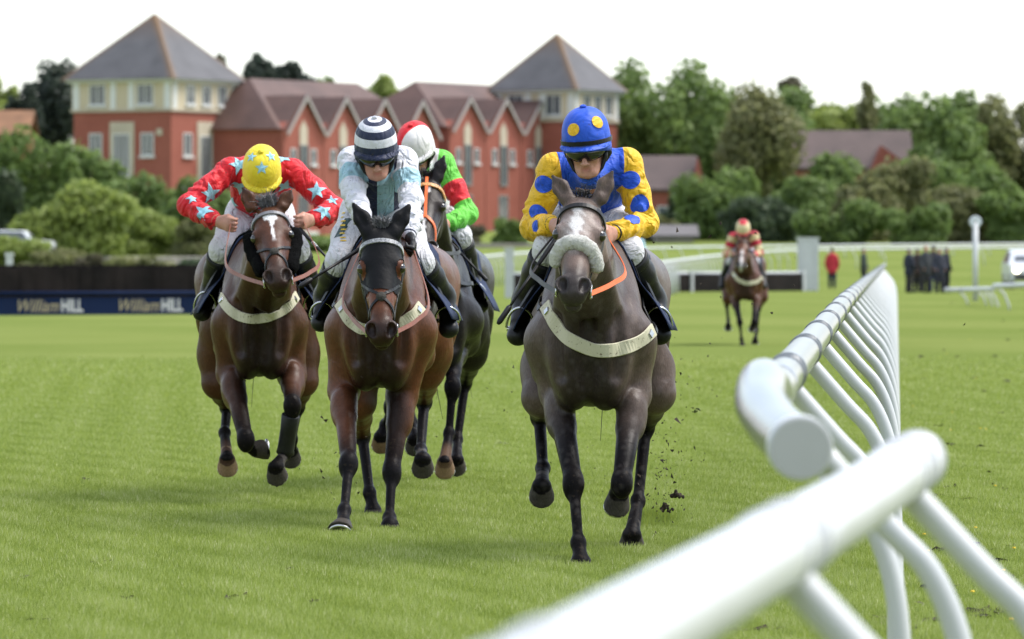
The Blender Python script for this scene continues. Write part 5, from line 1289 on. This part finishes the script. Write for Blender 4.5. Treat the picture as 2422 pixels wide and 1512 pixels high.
RG = dict(j=dict(head=(1389, 356, 25.55), sl=(1310, 398, 25.84), sr=(1482, 386, 25.88), el=(1262, 538, 25.85), er=(1526, 528, 25.85), wl=(1308, 531, 25.62), wr=(1452, 551, 25.62), hl=(1320, 546, 25.54), hr=(1436, 562, 25.54),
                 hips=(1398, 500, 26.18), kl=(1300, 588, 25.72), kr=(1482, 590, 25.72), al=(1238, 712, 25.98), ar=(1550, 712, 25.98), tl=(1224, 800, 25.80), tr=(1562, 798, 25.80)),
          head=(-9, 14, 4), hs=1.02, jm=silk('blue_yellow_silks', BLUE, j_grey), cm=silk('blue_cap', BLUE, None, .5, b=.28), cm2=m_blue, capband=M['black_leather'], bm=m_breech, puff=1.02)
RB = dict(j=dict(head=(890, 367, 28.95), sl=(832, 380, 29.12), sr=(955, 380, 29.12), el=(836, 452, 28.94), er=(972, 470, 28.96), wl=(862, 520, 28.75), wr=(968, 556, 28.76), hl=(868, 555, 28.69), hr=(978, 590, 28.70),
                 hips=(893, 500, 29.42), kl=(804, 618, 28.94), kr=(992, 618, 28.94), al=(766, 702, 29.2), ar=(1054, 702, 29.2), tl=(758, 770, 29.08), tr=(1062, 785, 29.08)),
          head=(4, 22, 3), hs=1.02, jm=silk('white_blue_silks', NAVY, j_bay, .8), cm=silk('hooped_cap', WHT, c_hoop, .7, b=.28), cm2=silk('white_silk', WHT), pm=m_navy, bm=m_breech, glove=True, puff=1.02, cuffm=m_navy, topm=M['boot'])
RL = dict(j=dict(head=(620, 420, 31.60), sl=(545, 402, 31.78), sr=(692, 405, 31.78), el=(446, 486, 31.62), er=(792, 494, 31.62), wl=(513, 523, 31.45), wr=(741, 520, 31.45), hl=(545, 533, 31.38), hr=(718, 526, 31.38),
                 hips=(615, 505, 32.08), kl=(526, 590, 31.62), kr=(700, 590, 31.62), al=(497, 690, 31.88), ar=(738, 690, 31.88), tl=(476, 745, 31.7), tr=(748, 748, 31.7)),
          head=(0, 46, 0), hs=1.0, jm=silk('red_silks', (.60, .008, .018)), cm=silk('yellow_cap', (.74, .58, .03), None, .5, b=.28), cm2=silk('yellow_trim', (.74, .58, .03)), bm=m_breech, puff=1.05, cuffm=plain('tan_elastic', (.45, .26, .14), .8))
RD = dict(j=dict(head=(986, 362, 33.45), sl=(938, 382, 33.6), sr=(1046, 384, 33.6), el=(925, 500, 33.5), er=(1106, 506, 33.5), wl=(975, 530, 33.3), wr=(1058, 529, 33.3), hl=(988, 545, 33.2), hr=(1044, 545, 33.2),
                 hips=(1012, 480, 33.95), kl=(955, 560, 33.45), kr=(1086, 558, 33.45), al=(935, 660, 33.7), ar=(1116, 660, 33.7), tl=(922, 735, 33.5), tr=(1136, 728, 33.5)),
          head=(-18, 38, 0), jm=silk('green_silks', GRN, j_green, .2), cm=silk('quartered_cap', RED, c_quart, .2, b=.28), cm2=silk('red_silk', RED), pm=silk('white_peak', (.7, .68, .66)), bm=m_breech, puff=1.03)

def shift(p, d):
    w = P(*p)+d; return ((w[0])/w[1]*FP+1211, HZ-(w[2]-HC)/w[1]*FP, w[1])
def moved_horse(src, d, **kw):
    g = dict(src); g.update(kw); py = src['poll'][2]; yy = py+d[1]
    O = A((src['chest'][0]-1211)/FP*src['chest'][1], src['chest'][1], 0)+d*A(1, 1, 0); g['chest'] = (O[0]/O[1]*FP+1211, O[1])
    g['poll'] = shift(src['poll'], d); g['nose'] = shift(src['nose'], d); g['eyes'] = tuple(shift((*e, py), d)[:2] for e in src['eyes'])
    g['ears'] = tuple((shift((*b, py), d)[:2], shift((*t, py+dy), d)[:2], dy) for b, t, dy in src['ears'])
    g['legs'] = {k: dict(q, pts=tuple(shift(p, d) for p in q['pts'])) for k, q in src['legs'].items()}; return g
def moved_rider(src, d, **kw):
    g = dict(src); g.update(kw); g['j'] = {k: shift(p, d) for k, p in src['j'].items()}; return g

# ---- the grey
build_horse('racehorse', 'dark grey horse with a white sheepskin noseband galloping nearest the rail', HG)
bridle(HG, nose=None); fleece_noseband(HG, .325, .034, tilt=.012)
breast_girth(HG, ((1291, 723), (1310, 760), (1340, 798), (1388, 823), (1432, 830), (1480, 822), (1520, 802), (1543, 781)), .062)
saddle_cloth(HG, .48, 1.0, 114, .012, flare=.085); saddle_cloth(HG, .52, .88, 66, .022, M['black_leather'], 'saddle', .0)
build_rider('person', 'jockey in blue jacket with yellow spotted sleeves and spotted blue cap, riding the grey horse', RG)
spots(RG, ((1286, 436, .042), (1266, 500, .034), (1268, 535, .028), (1491, 426, .044), (1515, 482, .042), (1496, 517, .036)), m_blue, .05)
spots(RG, ((1356, 307), (1413, 289), (1450, 300), (1335, 280)), m_yel, .030, 'cb', 'cap')
reins(HG, (RG['_']['J']['hl'], RG['_']['J']['hr']), [M['black_leather'], M['orange']], sag=.025)
whip('riding_whip', P(1318, 560, 25.5), P(1178, 766, 25.25), 'black whip held by the jockey on the grey horse')
# ---- bay with black hood
build_horse('racehorse', 'bay horse wearing a black hood in the middle of the pack', HB)
bridle(HB, nose='grackle', browm=plain('beaded_browband', (.25, .25, .26), .3, .8, 120))
breast_girth(HB, ((803, 717), (823, 753), (845, 772), (870, 783), (905, 782), (944, 768), (975, 747), (995, 725)), .060)
saddle_cloth(HB, .48, 1.0, 114, .012, flare=.085); saddle_cloth(HB, .52, .88, 66, .022, M['black_leather'], 'saddle', .0)
build_rider('person', 'jockey in white and pale blue silks with a navy hooped cap and black gloves', RB)
reins(HB, (RB['_']['J']['hl'], RB['_']['J']['hr']), sag=.06)
whip('riding_whip', P(858, 585, 28.7), P(708, 679, 28.5), 'black whip held by the jockey in the navy hooped cap')
m_bot = silk('bottle_green_print', (.02, .05, .045), None, 0); m_gold = silk('yellow_print', (.70, .45, .03), None, 0)
def thigh_print(rg, pts):
    _ = rg['_']
    for px, py, w, h_, m, off in pts:
        hp, hn = from_cam(_['brb'], px, py)
        if hp is None: continue
        o = np.array([(-w, -h_), (0, -h_), (w, -h_), (w, 0), (w, h_), (0, h_), (-w, h_), (-w, 0)])
        decal(_['brb'], hp, hn, o, m, 'leg_print', bpy.data.objects[_['root'].name].children[[c.name.split('.')[0] for c in _['root'].children].index('breeches')], off=off, rings=3)
thigh_print(RB, [(812, 538, .022, .085, m_bot, .002)]+[(811+dx, y, .014, .006, m_gold, .004) for y, dx in ((505, 2), (515, -1), (524, 1), (534, 0), (544, 2), (553, -1), (563, 0), (570, 1))])
# ---- dark bay, left
build_horse('racehorse', 'dark bay horse with a white star and black sheepskin cheekpieces, leftmost of the pack', HL)
bridle(HL, nose='grackle', browm=plain('grey_browband', (.14, .14, .15), .4, .2, 40)); fleece_cheek(HL, M['fleece_black'])
breast_girth(HL, ((522, 700), (534, 722), (558, 744), (590, 754), (625, 752), (655, 742), (684, 723), (700, 700)), .055)
saddle_cloth(HL, .48, 1.0, 114, .012, flare=.085); saddle_cloth(HL, .52, .88, 66, .022, M['black_leather'], 'saddle', .0)
build_rider('person', 'jockey in red silks with pale blue stars and a yellow cap', RL)
spots(RL, ((498, 459, 0.061, 8), (482, 502, 0.061, -8), (455, 470, 0.035, 0), (567, 442, 0.065, 10), (565, 390, 0.059, 20), (749, 452, 0.057, 5), (767, 499, 0.059, 8), (785, 475, 0.041, 0), (675, 440, 0.061, -8), (672, 376, 0.053, 10), (552, 478, 0.053, 20), (688, 488, 0.047, 0)), m_lbl, .05, star=True, name='star')
spots(RL, ((595, 372, .033), (641, 370, .033), (619, 398, .038)), m_lbl, .035, 'cb', 'cap', 'star', True)
reins(HL, (RL['_']['J']['hl'], RL['_']['J']['hr']), sag=.05)
whip('riding_whip', P(706, 538, 31.38), P(790, 628, 31.1), 'black whip with white stripes held by the jockey in red', stripe=M['white_print'])
K_, F_ = HL['_']['legs']['fr'][1], HL['_']['legs']['fr'][2]
v, f = sweep([K_*.80+F_*.20, K_*.78+F_*.22, K_*.5+F_*.5, K_*.10+F_*.90, K_*.02+F_*.98], [.046, .050, .046, .046, .050], 16); obj('tendon_boot', v, f, M['black_leather'], HL['_']['root'], True)
# ---- black horse behind
build_horse('racehorse', 'black horse with an orange bridle cross half hidden behind the hooded bay', HD, .010)
bridle(HD, nose=None, browm=plain('diamond_browband', (.55, .25, .08), .5, .9, 90))
for pts in ([(0, .02, .0), (0, .10, 0), (0, .24, 0), (0, .33, 0)], [(0, .33, 0), (-.05, .40, -.03), (-.062, .50, -.08)], [(0, .33, 0), (.05, .40, -.03), (.062, .50, -.08)]):
    strap(HD, 'kineton_strap', head_line(HD, pts, 14, .004), .018, M['orange'], th=.006)
breast_girth(HD, ((1000, 700), (1035, 692), (1062, 668), (1075, 650)), .058)
saddle_cloth(HD, .48, 1.0, 114, .012, flare=.085); saddle_cloth(HD, .52, .88, 66, .022, M['black_leather'], 'saddle', .0)
build_rider('person', 'jockey in green silks with a red armband and red and white cap', RD, .009)
reins(HD, (RD['_']['J']['hl'], RD['_']['J']['hr']), [M['black_leather']]*2, sag=.05)
whip('riding_whip', P(1050, 558, 33.2), P(1152, 664, 33.0), 'black whip held by the jockey in green')
for hg, rg in ((HG, RG), (HB, RB), (HL, RL), (HD, RD)):
    for sd_ in 'lr': stirrup(hg, rg, sd_)
# ---- the two trailing runners
dE = P(1756, 818, 85.9)-P(1374, 1339, 24.9); cr = silk('claret_cream_silks', (.42, .012, .035), j_hoop, 0)
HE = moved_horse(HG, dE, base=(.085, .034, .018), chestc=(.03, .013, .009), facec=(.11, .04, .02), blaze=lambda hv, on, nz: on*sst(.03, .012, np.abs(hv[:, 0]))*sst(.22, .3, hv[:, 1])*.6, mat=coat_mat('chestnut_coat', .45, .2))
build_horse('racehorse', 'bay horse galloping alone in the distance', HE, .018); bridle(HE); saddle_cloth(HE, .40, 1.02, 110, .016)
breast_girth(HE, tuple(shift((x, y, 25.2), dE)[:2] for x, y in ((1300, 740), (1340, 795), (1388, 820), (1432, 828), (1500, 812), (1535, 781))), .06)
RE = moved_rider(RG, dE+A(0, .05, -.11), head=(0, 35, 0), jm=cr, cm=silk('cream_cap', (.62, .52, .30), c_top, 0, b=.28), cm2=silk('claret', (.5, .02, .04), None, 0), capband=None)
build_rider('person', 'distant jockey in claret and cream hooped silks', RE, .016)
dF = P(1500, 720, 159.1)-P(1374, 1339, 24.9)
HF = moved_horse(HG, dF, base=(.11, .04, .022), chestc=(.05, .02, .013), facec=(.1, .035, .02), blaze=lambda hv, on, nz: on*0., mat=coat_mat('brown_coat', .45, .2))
build_horse('racehorse', 'far brown horse just visible past the flank of the grey', HF, .03)
RF = moved_rider(RG, dF, jm=silk('sky_silks', (.45, .68, .78), None, 0), cm=silk('red_cap', (.5, .02, .03), None, 0, b=.28), cm2=silk('red_trim', (.5, .02, .03), None, 0), capband=None)
build_rider('person', 'far jockey in sky blue silks just visible past the flank of the grey', RF, .026)
# ================================================================ SPECTATORS, VEHICLES, FLYING TURF
def stander(px, Y, ht, coat, legs_c, label, face=0, arms=0.0, hair=(.03, .022, .018), lean=0):
    X = (px-1211)/FP*Y; k = ht/1.75; z0 = float(ground_z(X, Y)); o = A(X, Y, z0); c, s_ = math.cos(face), math.sin(face)
    W = lambda x, y, z: o+A(x*c-y*s_, x*s_+y*c, z)*k
    root = empty('person', o, label, 'person', 'people standing by the rails'); b = SDF()
    b.ell(W(0, -.01, 1.64), (.075*k, .09*k, .11*k), .02); b.cone(W(0, 0, 1.52), W(0, .01, 1.40), .05, .06, .03); b.cone(W(0, -.09, 1.62), W(0, -.10, 1.60), .012, .014, .01)
    b.chain([W(0, 0, 1.36), W(0, 0, 1.1), W(0, 0, .92)], [(.17, .10), (.14, .1), (.15, .11)], .04, A(c, s_, 0))
    ct = SDF(); ct.chain([W(0, .01, 1.40), W(0, 0, 1.12), W(0, .01, .80)], [(.19, .13), (.18, .135), (.20, .145)], .05, A(c, s_, 0)); ct.cone(W(0, 0, 1.47), W(0, .01, 1.38), .07, .09, .03)
    tr = SDF()
    for sx in (-1, 1):
        sh, el, wr = W(sx*.19, .01, 1.38), W(sx*.26, .0, 1.12), W(sx*(.24-.12*arms), -.10-.12*arms, .90+.15*arms); hp, kn, an = W(sx*.09, 0, .90), W(sx*.10, -.02, .50), W(sx*.10, .02, .09)
        b.chain([sh, el, wr], [.05, .04, .03], .02); b.cone(wr, wr+(wr-el)*.22, .034, .024, .01)
        for f_ in range(5): b.cone(wr+(wr-el)*.2+A((f_-2)*.014, 0, 0), wr+(wr-el)*.42+A((f_-2)*.012, 0, 0), .010, .008, .006)
        b.chain([hp, kn, an], [.08, .055, .04], .03); ct.chain([sh, el, wr], [.075, .066, .052], .03)
        tr.chain([hp, kn, an], [.105, .082, .068], .03)
    tr.cone(W(-.05, 0, .92), W(.05, 0, .92), .13, .13, .04)
    v, q = b.mesh(.022, 1); obj('body', v, q, M['skin'], root, True, {'coat': np.tile(A(*SKIN), (len(v), 1))})
    v, q = ct.mesh(.024, 1); obj('coat', v, q, plain('coat_cloth', coat, .85, .2, 4), root, True)
    v, q = tr.mesh(.024, 1); obj('trousers', v, q, plain('trouser_cloth', legs_c, .85, .2, 4), root, True)
    hh = SDF(); hh.ell(W(0, .015, 1.69), (.085*k, .095*k, .085*k), .02); v, q = hh.mesh(.02, 1); obj('hair', v, q, plain('hair', hair, .7, .3, 20), root, True)
    for sx in (-1, 1):
        sh = SDF(); sh.cone(W(sx*.10, .04, .06), W(sx*.11, -.15, .045), .05, .042, .02); v, q = sh.mesh(.02, 1); v[:, 2] = np.maximum(v[:, 2], z0+.002); obj('shoe', v, q, M['black_leather'], root, True)
stander(1968, 234.6, 1.66, (.40, .02, .035), (.014, .018, .035), 'person in a red jacket and navy hood standing by the white wing', 3.0)
stander(2043, 236, 1.64, (.022, .034, .026), (.012, .012, .014), 'person in a dark green coat half hidden by the rail', 1.2)
for px, Y, h_, c_, l_, lb, fc, ar in ((2150, 208, 1.60, (.018, .022, .038), (.035, .032, .03), 'leftmost of the group by the finish post, navy jacket and brown-grey trousers', 2.2, .2),
                                 (2170, 210, 1.60, (.030, .018, .018), (.010, .010, .012), 'person second from left in the group, dark maroon coat', 2.6, .4),
                                 (2190, 207, 1.70, (.032, .036, .042), (.014, .014, .016), 'tallest bald-looking person in the group, charcoal coat', .5, .3),
                                 (2208, 211, 1.72, (.026, .020, .024), (.02, .03, .07), 'person with dark hair in the group, blue jeans', 3.3, .5),
                                 (2222, 206, 1.60, (.028, .030, .048), (.016, .016, .028), 'person in slate blue coat second from right in the group', .2, .4),
                                 (2239, 208, 1.64, (.010, .011, .018), (.008, .008, .010), 'rightmost of the group, long black coat', 1.8, .1)):
    stander(px, Y, h_, c_, l_, lb, fc, ar, hair=((.30, .17, .12) if 'bald' in lb else (.03, .022, .018)))
def car(name, px, Y, face, colr, label, lit=False):
    X = (px-1211)/FP*Y; z0 = float(ground_z(X, Y)); c, s_ = math.cos(face), math.sin(face)
    W = lambda x, y, z: A(X+x*c-y*s_, Y+x*s_+y*c, z0+z); root = empty(name, (X, Y, z0), label, 'car'); pm = plain(name+'_paint', colr, .25, .03, 1, .6)
    prof = [(-2.1, .35), (-2.15, .75), (-2.0, .98), (-1.0, 1.08), (-.45, 1.58), (1.3, 1.62), (1.95, 1.10), (2.15, 1.0), (2.15, .38)]   # y, z: nose at -y
    n = len(prof); v = []
    for x, ins in ((-.90, 0), (-.80, .0), (.80, .0), (.90, 0)):
        for (y, z) in prof:
            tx = x*(.82 if z > 1.3 else 1.0); v.append(W(tx, y*(1 if abs(x) < .85 else .985), z if abs(x) < .85 else z-.04))
    f = [[i*n+j, i*n+(j+1) % n, (i+1)*n+(j+1) % n, (i+1)*n+j] for i in range(3) for j in range(n)]+[list(range(n))[::-1], list(range(3*n, 4*n))]
    obj('car_body', np.array(v), f, pm, root)
    MB().add([W(-.66, -.97, 1.13), W(.66, -.97, 1.13), W(.58, -.50, 1.52), W(-.58, -.50, 1.52)], [[0, 1, 2, 3]]).build('windscreen', M['glass'], root)
    for sx in (-1, 1):
        MB().add([W(sx*.905, -.75, 1.08), W(sx*.905, 1.5, 1.08), W(sx*.765, 1.2, 1.54), W(sx*.765, -.40, 1.52)], [[0, 1, 2, 3]]).build('side_window', M['glass'], root)
        hv_, hf_ = sweep([W(sx*.66, -2.12, .80), W(sx*.66, -2.16, .80)], .13, 16)
        if lit:
            t = NT('lit_headlamp'); t.b.inputs['Emission Color'].default_value = (1, .86, .55, 1); t.b.inputs['Emission Strength'].default_value = 6; hm = t.m
        else: hm = M['metal']
        obj('headlight', hv_, hf_, hm, root)
        for y in (-1.35, 1.35):
            wv, wf = sweep([W(sx*.70, y, .33), W(sx*.72, y, .33), W(sx*.90, y, .33), W(sx*.93, y, .33)], [.30, .33, .33, .29], 20); w_ = obj('wheel', wv, wf, M['black_leather'], root, True)
            wv, wf = sweep([W(sx*.925, y, .33), W(sx*.935, y, .33)], .20, 14); obj('rim', wv, wf, M['metal'], w_)
    MB().box(W(0, -2.13, .50), (1.5*abs(c)+.1*abs(s_), .12*abs(c)+1.5*abs(s_), .22)).build('bumper', plain('dark_trim', (.03, .03, .032), .5), root)
car('parked_car', 2432, 232, 0.0, (.62, .64, .68), 'pale car with its headlight on at the right edge beyond the rails', True)
car('parked_car', 42, 336, 1.5, (.70, .72, .75), 'white car parked behind the bank at the left edge')
# clods and specks of turf thrown up by the hooves
soil = plain('soil', (.035, .024, .015), .95, .5, 60); turf_c = plain('torn_turf', (.07, .09, .02), .9, .5, 40)
def lump(c, r, seed, n=9):
    r_ = np.random.default_rng(seed); s = SDF()
    for i in range(n): s.ell(np.asarray(c)+r_.normal(size=3)*r*.55, r_.uniform(.3, .6, 3)*r, r*.2)
    return s.mesh(max(.004, r*.14), 0)
for px, py, r, lb in ((1602, 1173, .022, 'largest clod of earth flying right of the grey horse'), (1570, 1198, .018, 'middle flying clod below the largest one'), (1586, 1208, .013, 'small flying clod close to the turf'), (1647, 972, .012, 'torn wisp of turf in the air halfway up the grey horse')):
    v, q = lump(P(px, py, 26.6), r, px); tagp(obj('turf_clod', v, q, soil if r != .012 else turf_c, None, False, None, v.mean(0)), lb, 'clod')
sp = MB(); r_ = np.random.default_rng(21)
def speck(p, r):
    q = p+r_.normal(size=(4, 3))*r; sp.add(q, [[0, 1, 2], [0, 2, 3], [0, 3, 1], [1, 3, 2]])
for cx, cy, sx, sy, n, y0, y1 in ((1560, 1130, 34, 70, 170, 26.0, 27.5), (1600, 960, 45, 110, 60, 26, 28), (1420, 1060, 60, 60, 30, 26, 27.5), (790, 1090, 40, 90, 50, 28, 30.5), (1140, 940, 60, 60, 25, 30, 34), (1080, 1060, 90, 60, 22, 30, 33), (640, 1000, 60, 90, 22, 31, 33), (1700, 800, 120, 130, 26, 24, 32), (1640, 560, 40, 60, 8, 25, 27), (2000, 900, 260, 200, 6, 24, 30)):
    for i in range(n):
        p = P(r_.normal(cx, sx), r_.normal(cy, sy), r_.uniform(y0, y1))
        if p[2] > .01: speck(p, abs(r_.normal(.0022, .0018))+.0010)
tagp(sp.build('flying_turf', soil), 'specks of earth thrown up behind the hooves', 'turf', kind='stuff')
for i in range(26):     # bare patches and weeds right of the rail
    pass

# worn earth, droppings and dandelions in the turf
r_ = np.random.default_rng(33); mbd = MB(); mbf = MB()
for i in range(90):
    py = r_.uniform(700, 1500); Yc = 18299/(py-605); px = r_.uniform(2150, 2422) if i % 3 else r_.uniform(0, 2100); X = (px-1211)/FP*Yc; w = r_.uniform(.010, .032)
    for k in range(3):
        c_ = A(X+r_.normal()*w, Yc+r_.normal()*w*2, .012); q = c_+r_.normal(size=(5, 3))*A(w, w*1.5, .008); mbd.add(q, [[0, 1, 2], [0, 2, 3], [0, 3, 4], [1, 2, 4], [1, 3, 4]])
for i in range(24):
    py = r_.uniform(780, 1500); Yc = 18299/(py-605); X = (r_.uniform(2140, 2422)-1211)/FP*Yc; v, f = sweep([(X, Yc, .03), (X, Yc, .036)], [.010, .008], 6); mbf.add(v, f)
tagp(mbd.build('loose_earth', soil), 'scraps of loose earth lying on the turf', 'earth', kind='stuff')
tagp(mbf.build('dandelions', plain('dandelion', (.65, .45, .02), .7, .1)), 'tiny yellow dandelions in the grass right of the rail', 'flowers', kind='stuff')
